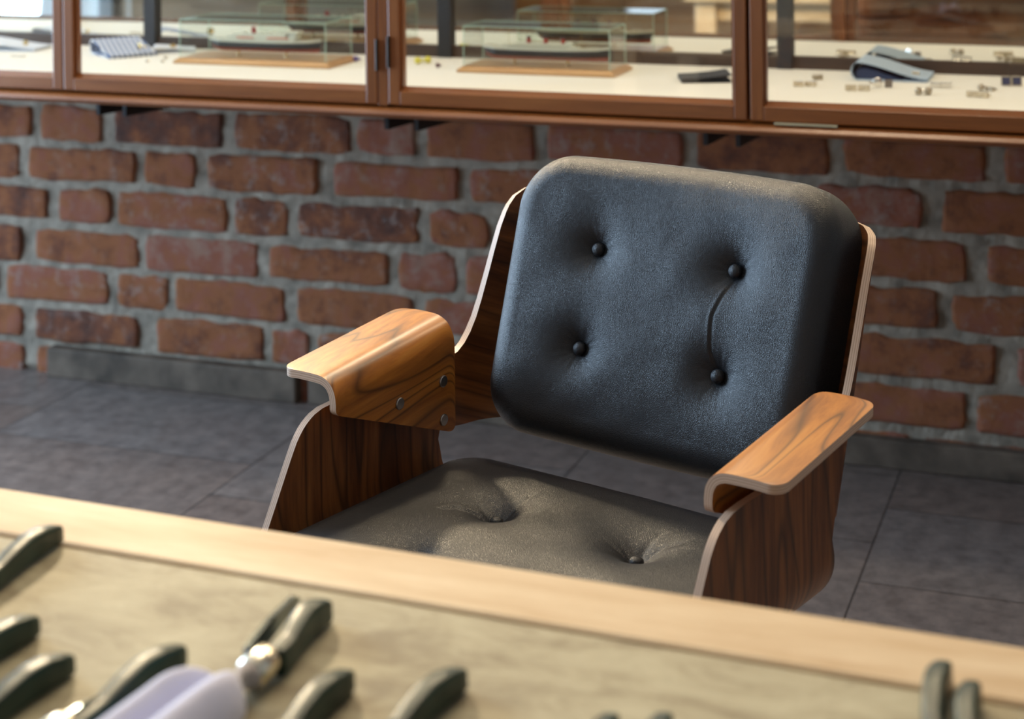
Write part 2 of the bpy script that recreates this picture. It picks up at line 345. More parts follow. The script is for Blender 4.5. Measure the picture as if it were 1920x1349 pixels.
class MB:
    """collects shapes into one mesh"""
    def __init__(s): s.v = []; s.f = []; s.mi = []
    def add(s, vs, fs, mi=0):
        b = len(s.v); s.v += [tuple(x) for x in vs]; s.f += [[i + b for i in f] for f in fs]; s.mi += [mi] * len(fs)
    def box(s, x0, x1, y0, y1, z0, z1, mi=0):
        s.add([(x0, y0, z0), (x1, y0, z0), (x1, y1, z0), (x0, y1, z0), (x0, y0, z1), (x1, y0, z1), (x1, y1, z1), (x0, y1, z1)],
              [(0, 3, 2, 1), (4, 5, 6, 7), (0, 1, 5, 4), (1, 2, 6, 5), (2, 3, 7, 6), (3, 0, 4, 7)], mi)
    def prism(s, poly, axis, a, b_, mi=0):
        """poly = 2D points in the plane normal to axis, extruded from a to b"""
        n = len(poly)
        def P(p, t): return {'x': (t, p[0], p[1]), 'y': (p[0], t, p[1]), 'z': (p[0], p[1], t)}[axis]
        vs = [P(p, a) for p in poly] + [P(p, b_) for p in poly]
        fs = [list(range(n))[::-1], list(range(n, 2 * n))] + [[i, (i + 1) % n, (i + 1) % n + n, i + n] for i in range(n)]
        s.add(vs, fs, mi)
    def lathe(s, prof, seg=24, mi=0, axis='z', c=(0, 0, 0)):
        vs = []; fs = []
        for (r, h) in prof:
            for k in range(seg):
                a = 2 * PI * k / seg
                p = (r * math.cos(a), r * math.sin(a), h)
                if axis == 'x': p = (h, p[0], p[1])
                if axis == 'y': p = (p[0], h, p[1])
                vs.append((p[0] + c[0], p[1] + c[1], p[2] + c[2]))
        m = len(prof)
        for i in range(m - 1):
            for k in range(seg):
                fs.append([i * seg + k, i * seg + (k + 1) % seg, (i + 1) * seg + (k + 1) % seg, (i + 1) * seg + k])
        fs.append(list(range(seg))[::-1]); fs.append([(m - 1) * seg + k for k in range(seg)])
        s.add(vs, fs, mi)
    def tube(s, p, q, r, seg=10, mi=0):
        p = Vector(p); q = Vector(q); d = (q - p).normalized(); a = d.orthogonal().normalized(); b = d.cross(a)
        vs = [c + a * r * math.cos(2 * PI * k / seg) + b * r * math.sin(2 * PI * k / seg) for c in (p, q) for k in range(seg)]
        fs = [[k, (k + 1) % seg, (k + 1) % seg + seg, k + seg] for k in range(seg)] + [list(range(seg))[::-1], list(range(seg, 2 * seg))]
        s.add(vs, fs, mi)
    def build(s, name, mats, parent=None, bevel=0.0, smooth=False, seg=2, fix=True):
        me = bpy.data.meshes.new(name); me.from_pydata(s.v, [], s.f)
        for p, i in zip(me.polygons, s.mi): p.material_index = i
        if fix:
            bm = bmesh.new(); bm.from_mesh(me); bmesh.ops.recalc_face_normals(bm, faces=bm.faces); bm.to_mesh(me); bm.free()
        o = link(name, me, mats, parent)
        if smooth:
            for p in me.polygons: p.use_smooth = True
        if bevel:
            b = o.modifiers.new('bevel', 'BEVEL'); b.width = bevel; b.segments = seg; b.limit_method = 'ANGLE'; b.angle_limit = 0.6
            b.harden_normals = False
        return o
def auto_smooth(o, ang=0.7):
    me = o.data
    for p in me.polygons: p.use_smooth = True
    bm = bmesh.new(); bm.from_mesh(me)
    for e in bm.edges:
        e.smooth = not (len(e.link_faces) == 2 and e.calc_face_angle(0) > ang)
    bm.to_mesh(me); bm.free()
def interp(x, pts):
    if x <= pts[0][0]: return pts[0][1]
    for (a, fa), (b, fb) in zip(pts, pts[1:]):
        if x <= b: return fa + (fb - fa) * (x - a) / (b - a)
    return pts[-1][1]

def sheet(name, nu, nv, fmid, thick, mats, parent, uvf, bevel=0.0012):
    """bent plywood: fmid(i,j) -> (inner point, outward unit normal); rim faces get the plywood edge"""
    P = [[fmid(i, j) for j in range(nv + 1)] for i in range(nu + 1)]
    W_ = nv + 1
    vin = [P[i][j][0] for i in range(nu + 1) for j in range(nv + 1)]
    vout = [P[i][j][0] + P[i][j][1] * thick for i in range(nu + 1) for j in range(nv + 1)]
    B = len(vin); fs = []; mi = []; uvs = []
    idx = lambda i, j: i * W_ + j
    for i in range(nu):
        for j in range(nv):
            q = [(i, j), (i + 1, j), (i + 1, j + 1), (i, j + 1)]
            fs.append([idx(*c) for c in q]); mi.append(0); uvs.append([uvf(*c) for c in q])
            fs.append([idx(*c) + B for c in q[::-1]]); mi.append(0); uvs.append([uvf(*c) for c in q[::-1]])
    rim = [(i, 0) for i in range(nu)] + [(nu, j) for j in range(nv)] + [(i, nv) for i in range(nu, 0, -1)] + [(0, j) for j in range(nv, 0, -1)]
    L = 0.0
    for a, b in zip(rim, rim[1:] + rim[:1]):
        ia, ib = idx(*a), idx(*b); dl = (vin[ia] - vin[ib]).length
        fs.append([ib, ia, ia + B, ib + B]); mi.append(1); uvs.append([(L + dl, 0), (L, 0), (L, 1), (L + dl, 1)]); L += dl
    me = bpy.data.meshes.new(name); me.from_pydata([tuple(v) for v in vin + vout], [], fs)
    uvl = me.uv_layers.new(name='UVMap')
    for p, m_, u_ in zip(me.polygons, mi, uvs):
        p.material_index = m_; p.use_smooth = True
        for li, uv in zip(p.loop_indices, u_): uvl.data[li].uv = uv
    me.update()
    o = link(name, me, mats, parent)
    bm = bmesh.new(); bm.from_mesh(me)
    for e in bm.edges:
        if len(e.link_faces) == 2 and e.link_faces[0].material_index != e.link_faces[1].material_index: e.smooth = False
    bmesh.ops.recalc_face_normals(bm, faces=bm.faces)
    bm.to_mesh(me); bm.free()
    return o

# ------------------------------------------------------------------ room shell
def wall_obj(name, mats, kind='structure'):
    pass
# back wall: mortar slab with individually laid irregular bricks (one surface)
def build_brick_wall():
    mb = MB(); tones = []
    s0, s1, ztop = -1.0, 4.4, 2.8
    mb.box(s0, s1, 0.012, 0.20, 0, ztop, 1); tones += [(0, 0, 0)] * 6
    gx, gz = 330, 60; vs = []; fs = []       # uneven mortar skin over the lower wall
    for j in range(gz + 1):
        for i in range(gx + 1):
            x = -0.35 + 3.3 * i / gx; z = 0.80 * j / gz
            y = 0.0046 - 0.0026 * noise.noise(Vector((x * 16, z * 22, 2))) - 0.0022 * noise.noise(Vector((x * 50, z * 60, 5)))
            if i in (0, gx) or j in (0, gz): y = 0.0119
            vs.append((x, y, z))
    for j in range(gz):
        for i in range(gx): a_ = j * (gx + 1) + i; fs.append([a_, a_ + 1, a_ + gx + 2, a_ + gx + 1])
    mb.add(vs, fs, 1); tones += [(0, 0, 0)] * len(fs)
    rows = [  # centre height left, right, left bricks, right bricks
        (0.022, 0.022, [(-0.19, 0.068), (0.10, 0.37)], []),
        (0.110, 0.117, [(-0.22, 0.065), (0.097, 0.375), (0.42, 0.694), (0.712, 0.80)], [(1.70, 1.935), (1.959, 2.194), (2.213, 2.48)]),
        (0.203, 0.210, [(0.019, 0.297), (0.32, 0.451), (0.47, 0.749), (0.773, 1.051)], [(1.80, 1.945), (1.971, 2.249), (2.285, 2.55)]),
        (0.292, 0.305, [(-0.20, 0.064), (0.10, 0.378), (0.393, 0.682), (0.707, 0.994)], [(1.69, 1.95), (1.972, 2.141), (2.166, 2.44)]),
        (0.388, 0.400, [(-0.13, 0.137), (0.168, 0.302), (0.322, 0.605), (0.623, 0.755), (0.779, 1.066)], [(1.82, 1.965), (1.989, 2.197), (2.232, 2.50)]),
        (0.482, 0.497, [(-0.20, 0.059), (0.085, 0.373), (0.396, 0.526), (0.557, 0.829), (0.867, 1.16)], [(1.62, 1.89), (1.912, 2.117), (2.152, 2.42)]),
        (0.575, 0.591, [(-0.16, 0.096), (0.12, 0.283), (0.317, 0.596), (0.624, 0.91), (0.927, 1.062), (1.085, 1.33)], [(1.67, 1.94), (1.965, 2.236), (2.266, 2.53)]),
    ]
    z = 0.675; k = 0
    while z < ztop - 0.05:
        rows.append((z, z, [], [])); z += 0.097
    for ri, (zl, zr, L, R) in enumerate(rows):
        bricks = list(L) + list(R)
        def fill(a, b):
            x = a
            while x < b - 0.05:
                ln = 0.262 if random.random() < 0.68 else 0.132
                if b - (x + ln) < 0.10: ln = b - x - 0.0
                if ln > 0.33: ln *= 0.5
                bricks.append((x, min(x + ln, b))); x += ln + 0.024
        if L:
            if L[-1][1] + 0.05 < (R[0][0] if R else s1): fill(L[-1][1] + 0.024, (R[0][0] - 0.024) if R else s1)
            x = L[0][0] - 0.024
            while x > s0 + 0.27: bricks.append((x - 0.262, x)); x -= 0.286
            if R: fill(R[-1][1] + 0.024, s1)
        else:
            fill(s0 + (0.0 if ri % 2 else -0.14) + 0.14, s1)
        detailed = zl < 0.70
        fxs = [0, .012, .04] + [.04 + .92 * q / 12 for q in range(1, 12)] + [.96, .988, 1] if detailed else [0, .02, .5, .98, 1]
        fzs = [0, .04, .12, .3, .5, .7, .88, .96, 1] if detailed else [0, .05, .5, .95, 1]
        nx, nz = len(fxs) - 1, len(fzs) - 1
        for (a, b) in bricks:
            if b - a < 0.03: continue
            cz = zl + (zr - zl) * min(1, max(0, ((a + b) / 2 - 0.15) / 1.85))
            hh = 0.0400 + random.uniform(-0.003, 0.0025)
            prot = random.uniform(-0.0005, 0.0045)
            tone = (min(1, max(0, random.gauss(0.52, 0.13))), random.choice([0.1, 0.3, 0.5, 0.9]), 0)
            zt_, zb_ = random.uniform(-0.002, 0.002), random.uniform(-0.002, 0.002)
            sd = random.uniform(0, 50)
            vs = []; fs = []
            for j in range(nz + 1):
                for i in range(nx + 1):
                    fx, fz = fxs[i], fzs[j]
                    x = a + (b - a) * fx; zz = cz - hh + 2 * hh * fz
                    ed = min(fx * (b - a), (1 - fx) * (b - a)); ez = min(fz, 1 - fz) * 2 * hh
                    # rounded, chipped outline
                    nn = noise.noise(Vector((x * 22, zz * 30, sd))); n2 = noise.noise(Vector((x * 60, zz * 60, sd)))
                    if detailed:
                        we = max(0, 1 - ed / 0.03); wz = max(0, 1 - ez / 0.02)
                        x += (0.006 * nn + 0.005 * n2) * we
                        zz += (0.007 * nn + 0.004 * n2) * wz
                        cn = we * wz; x += (0.004 if fx < .5 else -0.004) * cn; zz += (0.004 if fz < .5 else -0.004) * cn
                    y = -prot - 0.0026 * n2 - 0.003 * nn + 0.0018 * max(0, 1 - min(ed, ez) / 0.008)
                    if min(ed, ez) < 1e-6: y = 0.009
                    zz += (zt_ * (fx - 0.5)) * 2
                    vs.append((x, y, zz))
            for j in range(nz):
                for i in range(nx):
                    fs.append([j * (nx + 1) + i, j * (nx + 1) + i + 1, (j + 1) * (nx + 1) + i + 1, (j + 1) * (nx + 1) + i])
            mb.add(vs, fs, 0); tones += [tone] * len(fs)
    me = bpy.data.meshes.new('wall_back'); me.from_pydata(mb.v, [], mb.f)
    at = me.color_attributes.new('tone', 'FLOAT_COLOR', 'CORNER')
    for p, i, t in zip(me.polygons, mb.mi, tones):
        p.material_index = i; p.use_smooth = (i == 0)
        for li in p.loop_indices: at.data[li].color = (*t, 1)
    o = link('wall_back', me, ['brick', 'mortar']); o.location = A0; o.rotation_euler = (0, 0, WROT)
    tag(o, kind='structure')
build_brick_wall()
def room_piece(name, mb, m, **kw):
    o = mb.build(name, m, None, **kw); o.location = A0; o.rotation_euler = (0, 0, WROT); tag(o, kind='structure'); return o
mb = MB(); mb.box(-1.2, 4.4, -7.6, 0.2, -0.1, 0.0); room_piece('floor', mb, 'floor')
mb = MB(); mb.box(-1.2, 4.6, -7.8, 0.2, 2.8, 2.9); room_piece('ceiling', mb, 'ceiling')
mb = MB(); mb.box(4.4, 4.6, -7.6, 0.2, 0, 2.8); room_piece('wall_right', mb, 'plaster')
mb = MB(); mb.box(-1.2, -0.75, -7.8, -7.6, 0, 2.8); mb.box(1.35, 4.6, -7.8, -7.6, 0, 2.8)
mb.box(-0.75, 1.35, -7.8, -7.6, 0, 1.0); mb.box(-0.75, 1.35, -7.8, -7.6, 2.6, 2.8); room_piece('wall_front', mb, 'plaster')
mb = MB()
for x in (-0.75, 0.27, 1.29): mb.box(x, x + .06, -7.64, -7.61, 1.0, 2.6)
for z in (1.0, 2.54): mb.box(-0.75, 1.35, -7.64, -7.61, z, z + .06)
room_piece('added_window_2', mb, 'black_steel', bevel=0.003)  # unseen window added in the front wall as a source for the fill
mb = MB()   # left wall with an opening for the window
mb.box(-1.2, -1.0, -7.6, -2.2, 0, 2.8); mb.box(-1.2, -1.0, -0.2, 0.2, 0, 2.8)
mb.box(-1.2, -1.0, -2.2, -0.2, 0, 0.25); mb.box(-1.2, -1.0, -2.2, -0.2, 2.45, 2.8)
room_piece('wall_left', mb, 'plaster')
mb = MB()
for y in (-2.2, -1.23, -0.26): mb.box(-1.10, -1.04, y, y + 0.06, 0.25, 2.45)
for z in (0.25, 2.39): mb.box(-1.10, -1.04, -2.2, -0.2, z, z + 0.06)
win = room_piece('window_1', mb, 'black_steel', bevel=0.003)
mb = MB(); mb.box(-1.072, -1.068, -2.16, -0.24, 0.29, 2.41); pn = mb.build('window_pane', 'glass', win)
# stone skirting: two pieces with a dark gap between them
mb = MB(); mb.box(0.15, 0.785, -0.032, 0.004, 0, 0.066); room_piece('baseboard_back', mb, 'skirting_stone', bevel=0.004)
mb = MB(); mb.box(0.812, 4.4, -0.026, 0.004, 0, 0.056); room_piece('baseboard_back', mb, 'skirting_stone', bevel=0.004)

# ------------------------------------------------------------------ the armchair
PSI = 0.6456
CH = thing('armchair', 'black leather button-tufted armchair with bent rosewood plywood shell and wooden armrests', 'chair', (0.0757, 1.8604, 0), -PSI)
# chair space: x = to its side (picture right), y = to its rear, z = up
REC = 0.3691; cR, sR = math.cos(REC), math.sin(REC)
VB, ZB = 0.1356, H - 0.5407
def back_pt(u, n, t):      # n forwards out of the backrest, t up along it
    return Vector((u, VB - n * cR + t * sR, ZB + n * sR + t * cR))
def back_dir(du, dn, dt): return Vector((du, -dn * cR + dt * sR, dn * sR + dt * cR))
TH = 0.0085
# -- back shell wrapping round to the arms
WB, RB, N0 = 0.243, 0.060, -0.046
def back_section(s):
    a = abs(s); sg = 1 if s >= 0 else -1
    f = WB - RB
    if a <= f: return sg * a, N0, 0.0, -1.0
    if a <= f + RB * PI / 2:
        th = (a - f) / RB
        return sg * (f + RB * math.sin(th)), N0 + RB * (1 - math.cos(th)), sg * math.sin(th), -math.cos(th)
    return sg * WB, N0 + RB + (a - f - RB * PI / 2), sg * 1.0, 0.0
hi_pts = [(0, .152), (.10, .151), (.16, .147), (.195, .141), (.220, .134), (.238, .124), (.250, .111), (.2575, .095), (.262, .07), (.2645, .04), (.2665, .01), (.269, -.02), (.272, -.042), (.277, -.060), (.284, -.074), (.294, -.086), (.31, -.095), (.34, -.10), (.40, -.10)]
lo_pts = [(0, -.135), (.15, -.138), (.19, -.143), (.215, -.149), (.236, -.156), (.256, -.165), (.275, -.171), (.295, -.173), (.32, -.164), (.345, -.150), (.40, -.15)]
half = [i * 0.02 for i in range(10)] + [.195, .205, .213, .220, .226, .232, .238, .243, .247, .250, .253, .256, .2585, .260, .262, .2635, .2645, .2655, .2665, .2675, .269, .2705, .272, .2745, .277, .280, .284, .289, .294, .302, .31, .322, .333, .340, .345]
SS = [-x for x in half[:0:-1]] + half
NT = 26
def fb(i, j):
    s = SS[i]; u_, n_, du, dn = back_section(s)
    lo, hi = interp(abs(s), lo_pts), interp(abs(s), hi_pts)
    t = lo + (hi - lo) * j / NT
    return back_pt(u_, n_, t), back_dir(du, dn, 0)
def fbuv(i, j):
    s = SS[i]; lo, hi = interp(abs(s), lo_pts), interp(abs(s), hi_pts)
    return (s + 2.0, lo + (hi - lo) * j / NT + 1.0)
sheet('back_shell', len(SS) - 1, NT, fb, TH, ['rosewood_back', 'plywood_edge'], CH, fbuv)

# -- seat shell: two side panels bent under into the seat pan
WS, RS, ZP = 0.2520, 0.050, 0.440
def seat_section(s):
    a = abs(s); sg = 1 if s >= 0 else -1; f = WS - RS
    if a <= f: return sg * a, ZP, 0.0, -1.0
    if a <= f + RS * PI / 2:
        th = (a - f) / RS
        return sg * (f + RS * math.sin(th)), ZP + RS * (1 - math.cos(th)), sg * math.sin(th), -math.cos(th)
    return sg * WS, ZP + RS + (a - f - RS * PI / 2), sg * 1.0, 0.0
SB = WS - RS + RS * PI / 2      # arc length where the vertical part starts (z=.49)
ztos = lambda z: SB + z - 0.49
fr = [(0, -.285), (0.15, -.285), (WS - RS, -.275), (SB - .03, -.252), (ztos(.494), -.232), (ztos(.53), -.212), (ztos(.555), -.198), (ztos(.570), -.189), (ztos(.580), -.181), (ztos(.588), -.171), (ztos(.593), -.161), (ztos(.5965), -.148), (ztos(.598), -.125)]
rr = [(0, .065), (WS - RS, .060), (SB - .045, .056), (SB - .02, .056), (ztos(.492), .053), (ztos(.507), .049), (ztos(.53), .056), (ztos(.56), .070), (ztos(.585), .078), (ztos(.598), .076)]
hs = [i * 0.025 for i in range(8)] + [WS - RS + RS * PI / 2 * k / 12 for k in range(13)] + [ztos(z) for z in (.497, .507, .52, .535, .55, .56, .57, .576, .582, .586, .590, .593, .595, .5965, .598)]
hs = sorted(set(hs)); S2 = [-x for x in hs[:0:-1]] + hs
NV_ = 24
def fs_(i, j):
    s = S2[i]; u_, z_, du, dz = seat_section(s); a, b = interp(abs(s), fr), interp(abs(s), rr)
    return Vector((u_, a + (b - a) * j / NV_, z_)), Vector((du, 0, dz))
def fsuv(i, j):
    s = S2[i]; a, b = interp(abs(s), fr), interp(abs(s), rr)
    return (a + (b - a) * j / NV_ + 3 + (4.3 if s > 0 else 0), s + 2)
sheet('seat_shell', len(S2) - 1, NV_, fs_, TH, ['rosewood_side', 'plywood_edge'], CH, fsuv)

# -- armrests: bolted inside the side panel, curling inwards, up and over to a flat top
def armrest(sg):
    V0, V1 = -0.150, 0.051
    vs = [V0, V0 + .0006, V0 + .0018, V0 + .0035, V0 + .006, V0 + .009, V0 + .013] + [V0 + .02 + (V1 - V0 - .04) * k / 22 for k in range(23)] + [V1 - .013, V1 - .009, V1 - .006, V1 - .0035, V1 - .0018, V1 - .0006, V1]
    ui = lambda v: 0.2305 - 0.0035 * (v - V0) / (V1 - V0)
    def corner(v, r0, r1):       # how far the corner rounding cuts in
        a = v - V0; b = V1 - v; c = 0.0
        if a < r0: c = r0 - math.sqrt(max(0, r0 * r0 - (r0 - a) ** 2))
        if b < r1: c = max(c, r1 - math.sqrt(max(0, r1 * r1 - (r1 - b) ** 2)))
        return c
    prof_cache = {}
    NP = 48
    def profile(v):
        if v in prof_cache: return prof_cache[v]
        f = (v - V0) / (V1 - V0)
        T = 0.6325 + 0.0225 * f
        R = 0.028 + 0.006 * f; UI = ui(v)
        zb = 0.593 - 0.074 * min(1, max(0, f))
        zb += corner(v, 0.006, 0.013) * 0.9
        uo = 0.3120 - corner(v, 0.014, 0.016)
        zt = max(T - R, zb + .004)
        cps = [(UI, zb), (UI, (zb + zt) / 2), (UI, zt), (UI + 0.07 * R, T - 0.60 * R), (UI + 0.29 * R, T - 0.25 * R), (UI + 0.66 * R, T - 0.05 * R), (UI + 1.12 * R, T), (0.286, T), (uo, T - 0.0008)]
        # Catmull-Rom
        pts = []
        C_ = [(2 * cps[0][0] - cps[1][0], 2 * cps[0][1] - cps[1][1])] + cps + [(2 * cps[-1][0] - cps[-2][0], 2 * cps[-1][1] - cps[-2][1])]
        dens = []
        for k in range(1, len(C_) - 2):
            p0, p1, p2, p3 = C_[k - 1:k + 3]
            for q in range(10):
                t = q / 10
                dens.append(tuple(0.5 * (2 * p1[m] + (p2[m] - p0[m]) * t + (2 * p0[m] - 5 * p1[m] + 4 * p2[m] - p3[m]) * t * t + (3 * p1[m] - p0[m] - 3 * p2[m] + p3[m]) * t ** 3) for m in (0, 1)))
        dens.append(cps[-1])
        # even resample
        L = [0]
        for a, b in zip(dens, dens[1:]): L.append(L[-1] + math.hypot(b[0] - a[0], b[1] - a[1]))
        out_ = []; k = 0
        for q in range(NP + 1):
            t = L[-1] * q / NP
            while k < len(L) - 2 and L[k + 1] < t: k += 1
            g = (t - L[k]) / max(1e-9, L[k + 1] - L[k])
            out_.append((dens[k][0] + (dens[k + 1][0] - dens[k][0]) * g, dens[k][1] + (dens[k + 1][1] - dens[k][1]) * g))
        prof_cache[v] = (out_, L[-1]); return prof_cache[v]
    def fm(i, j):
        pr, L = profile(vs[i]); p = pr[j]; a = pr[max(0, j - 1)]; b = pr[min(NP, j + 1)]
        tx, tz = b[0] - a[0], b[1] - a[1]; q = math.hypot(tx, tz) or 1
        nx_, nz_ = tz / q, -tx / q          # to the outside/underside
        return Vector((sg * p[0], vs[i], p[1])), Vector((sg * nx_, 0, nz_))
    def uv(i, j):
        pr, L = profile(vs[i]); return (vs[i] + 2 + (1.3 if sg > 0 else 0), L * j / NP - L + 1.0 + (2.2 if sg > 0 else 0))
    o = sheet('armrest', len(vs) - 1, NP, fm, 0.0090, ['armrest_wood', 'plywood_edge'], CH, uv)
    for (v, z) in ((-0.047, 0.579), (0.029, 0.585), (0.029, 0.540)):
        m_ = MB(); m_.lathe([(0.0068, 0.0), (0.0068, 0.0016), (0.0060, 0.0024), (0.0, 0.0026)], 28, axis='x')
        b = m_.build('bolt', 'bolt', o, smooth=False); auto_smooth(b)
        b.location = (sg * (ui(v) + .0002), v, z)
        if sg > 0: b.rotation_euler = (0, 0, PI)
    return o
arm_l = armrest(-1); arm_r = armrest(1)

# -- cushions
def cushion(name, outline, T, rf, rb, dimples, creases, mapf, parent, rings=110, crown=0.006, wrinkles=(), fold_amp=0.00022, concave=0.0, flare=0.0, wide=0.0):
    """outline(th) -> boundary point; star-shaped rings; front face with tufting, flat back"""
    N = 420
    bd = [outline(2 * PI * k / N) for k in range(N)]
    import bisect
    def dist(p):     # distance to the boundary
        best = 9
        for q in bd_s:
            d = (p[0] - q[0]) ** 2 + (p[1] - q[1]) ** 2
            if d < best: best = d
        return math.sqrt(best)
    # inward direction at the boundary
    vs = []; fs = []
    # section of the edge, from the back centre outwards then over the front
    ks = []
    fr_ = [1 - (1 - i / 70.0) ** 1.0 for i in range(71)]
    edge = []
    na = 14
    nrm = []
    for k in range(N):
        a, b = bd[k - 1], bd[(k + 1) % N]; tx, ty = b[0] - a[0], b[1] - a[1]; q = math.hypot(tx, ty); nrm.append((-ty / q, tx / q))
    rows = []
    rows.append([(0.0, 0.0, 0.0)] * N)
    for k_ in (0.5, 0.9): rows.append([(bd[k][0] * k_, bd[k][1] * k_, 0.0) for k in range(N)])
    for m_ in range(8):      # back rounding
        a = PI / 2 * m_ / 7; ins = rb * (1 - math.sin(a)); z = rb * (1 - math.cos(a))
        rows.append([(bd[k][0] + nrm[k][0] * ins, bd[k][1] + nrm[k][1] * ins, z) for k in range(N)])
    zf = T - rf * 0.85
    for m_ in range(1, 4): rows.append([(bd[k][0], bd[k][1], rb + (zf - rb) * m_ / 4) for k in range(N)])
    for m_ in range(na + 1):    # front rounding
        a = PI / 2 * m_ / na * 0.92; ins = rf * (1 - math.cos(a)); z = zf + rf * 0.85 * math.sin(a)
        rows.append([(bd[k][0] + nrm[k][0] * ins, bd[k][1] + nrm[k][1] * ins, z) for k in range(N)])
    last = rows[-1]; zl = last[0][2]
    front_start = len(rows) - 1
    R_ = rings
    for q in range(1, R_ + 1):
        f = 1 - q / R_
        if q == R_: f = 0.0
        rows.append([(last[k][0] * f, last[k][1] * f, zl + (T - zl + crown) * (1 - f ** 2.6)) for k in range(N)])
    def tuft(x, y):
        z = 0.0
        for (cx, cy, dp, seed) in dimples:
            r = math.hypot(x - cx, y - cy); th = math.atan2(y - cy, x - cx)
            z -= dp * (0.58 * math.exp(-(r / 0.0145) ** 1.35) + 0.42 * math.exp(-(r / 0.036) ** 1.8))
            z -= wide * 0.006 * math.exp(-(r / 0.045) ** 2)
            fold = math.sin(th * 9 + seed + 6 * noise.noise(Vector((seed, th, r * 20)))) + 0.6 * math.sin(th * 17 + seed * 3)
            z += fold_amp * fold * math.exp(-((r - 0.016) / 0.013) ** 2)
        for pts, dp, wd in creases:
            best = 9; tt = 0
            for m_, (a, b) in enumerate(zip(pts, pts[1:])):
                dx, dy = b[0] - a[0], b[1] - a[1]; t = max(0, min(1, ((x - a[0]) * dx + (y - a[1]) * dy) / (dx * dx + dy * dy)))
                d = math.hypot(x - a[0] - dx * t, y - a[1] - dy * t)
                if d < best: best = d; tt = (m_ + t) / (len(pts) - 1); sd = (x - a[0]) * dy - (y - a[1]) * dx
            env = min(1, 5 * tt + 0.3) * min(1, 5 * (1 - tt) + 0.3)
            z -= dp * env * math.exp(-(best / wd) ** 2)
            if sd > 0: z += dp * 0.45 * env * math.exp(-((best - wd * 1.6) / (wd * 1.3)) ** 2)
        for (cx, cy, wx, wy, amp, fr__, ang) in wrinkles:
            ca, sa = math.cos(ang), math.sin(ang); px, py = (x - cx) * ca + (y - cy) * sa, -(x - cx) * sa + (y - cy) * ca
            e = math.exp(-(px / wx) ** 2 - (py / wy) ** 2)
            if e > 0.02: z += amp * e * math.sin(px * fr__ + 5 * noise.noise(Vector((px * 30, py * 18, 3.1))))
        z += 0.0010 * noise.noise(Vector((x * 22, y * 22, 4))) 
        return z
    nr = len(rows)
    for ri, row in enumerate(rows):
        for k, (x, y, z) in enumerate(row):
            if ri > front_start - 8:
                wgt = min(1, (ri - front_start + 8) / 12.0)
                z += tuft(x, y) * wgt
            if ri > front_start - na - 2: z += concave * x * x
            x *= 1 + flare * max(0.0, 1 - z / T)
            if ri in (0, nr - 1) and k > 0: continue
            vs.append(mapf(x, y, z))
    def vi(ri, k):
        if ri == 0: return 0
        if ri == nr - 1: return 1 + (nr - 2) * N
        return 1 + (ri - 1) * N + (k % N)
    for ri in range(nr - 1):
        for k in range(N):
            if ri == 0: fs.append([0, vi(1, k + 1), vi(1, k)])
            elif ri == nr - 2: fs.append([vi(ri, k), vi(ri, k + 1), vi(nr - 1, 0)])
            else: fs.append([vi(ri, k), vi(ri, k + 1), vi(ri + 1, k + 1), vi(ri + 1, k)])
    me = bpy.data.meshes.new(name); me.from_pydata([tuple(v) for v in vs], [], fs)
    for p in me.polygons: p.use_smooth = True
    bm = bmesh.new(); bm.from_mesh(me); bmesh.ops.recalc_face_normals(bm, faces=bm.faces); bm.to_mesh(me); bm.free()
    return link(name, me, 'leather', parent)
def rrect(W, Hh, r, x0=0, y0=0, bow=0.0, taper=0.0, rtop=None):
    """rounded rectangle by ray casting on a superellipse-like outline; counter-clockwise"""
    r_low, r_top = r, (rtop or r)
    def f(th):
        c, s = math.cos(th), math.sin(th); r = r_top if s > 0 else r_low
        lo, hi = 0.0, 1.0
        def inside(k):
            x, y = c * k, s * k
            Wl = W * (1 + taper * y / Hh); Hl = Hh + bow * (1 - (x / W) ** 2) * (1 if y > 0 else 0.4)
            a, b = abs(x) - (Wl - r), abs(y) - (Hl - r)
            if a > 0 and b > 0: return math.hypot(a, b) < r
            return a < r and b < r
        for _ in range(30):
            m_ = (lo + hi) / 2
            if inside(m_): lo = m_
            else: hi = m_
        return (c * lo, s * lo)
    return f
bx_, by_ = 0.0918, 0.0572
dim = [(-bx_, by_, .0225, 1.0), (bx_, by_, .0245, 2.3), (-bx_, -by_, .0225, 3.1), (bx_, -by_, .0235, 4.4)]
cr = [([(bx_ + .001, by_ - .009), (bx_ - .006, by_ - .030), (bx_ - .012, by_ - .052), (bx_ - .012, 0.0), (bx_ - .010, -by_ + .025), (bx_ - .004, -by_ + .008)], .0013, .0019)]
wr = [(bx_ - .002, by_ + .035, .012, .025, .00022, 900, -0.1), (bx_ + .0, -by_ - .04, .014, .02, .0002, 800, 0.1)]
def map_back(x, y, z): return back_pt(x, -0.044 + z, y + 0.0035)
back_c = cushion('back_cushion', rrect(0.2100, 0.161, 0.054, bow=0.008, taper=0.028, rtop=0.068), 0.053, 0.034, 0.012, dim, cr, map_back, CH, wrinkles=wr, concave=0.42, flare=0.055)
def button(loc, nrm, parent, r=0.0078):
    m_ = MB(); m_.lathe([(r * .75, -.004), (r * .98, -.001), (r, .0012), (r * .93, .0030), (r * .75, .0046), (r * .45, .0058), (r * .15, .0063), (0.0, .0064)], 28)
    o = m_.build('button', 'leather', parent, smooth=True)
    o.location = loc; o.rotation_euler = Vector(nrm).to_track_quat('Z', 'Y').to_euler()
    return o
for (x, y, d, s) in dim: button(back_pt(x, 0.0025, y + 0.0035), back_dir(0, 1, 0), back_c)
sdim = [(-0.09, 0.047, .024, 1.2), (0.09, 0.047, .024, 2.2), (-0.09, -0.095, .024, 3.0), (0.09, -0.095, .024, 0.4)]
def map_seat(x, y, z): return Vector((x, y - 0.097, ZP + 0.0015 + z))
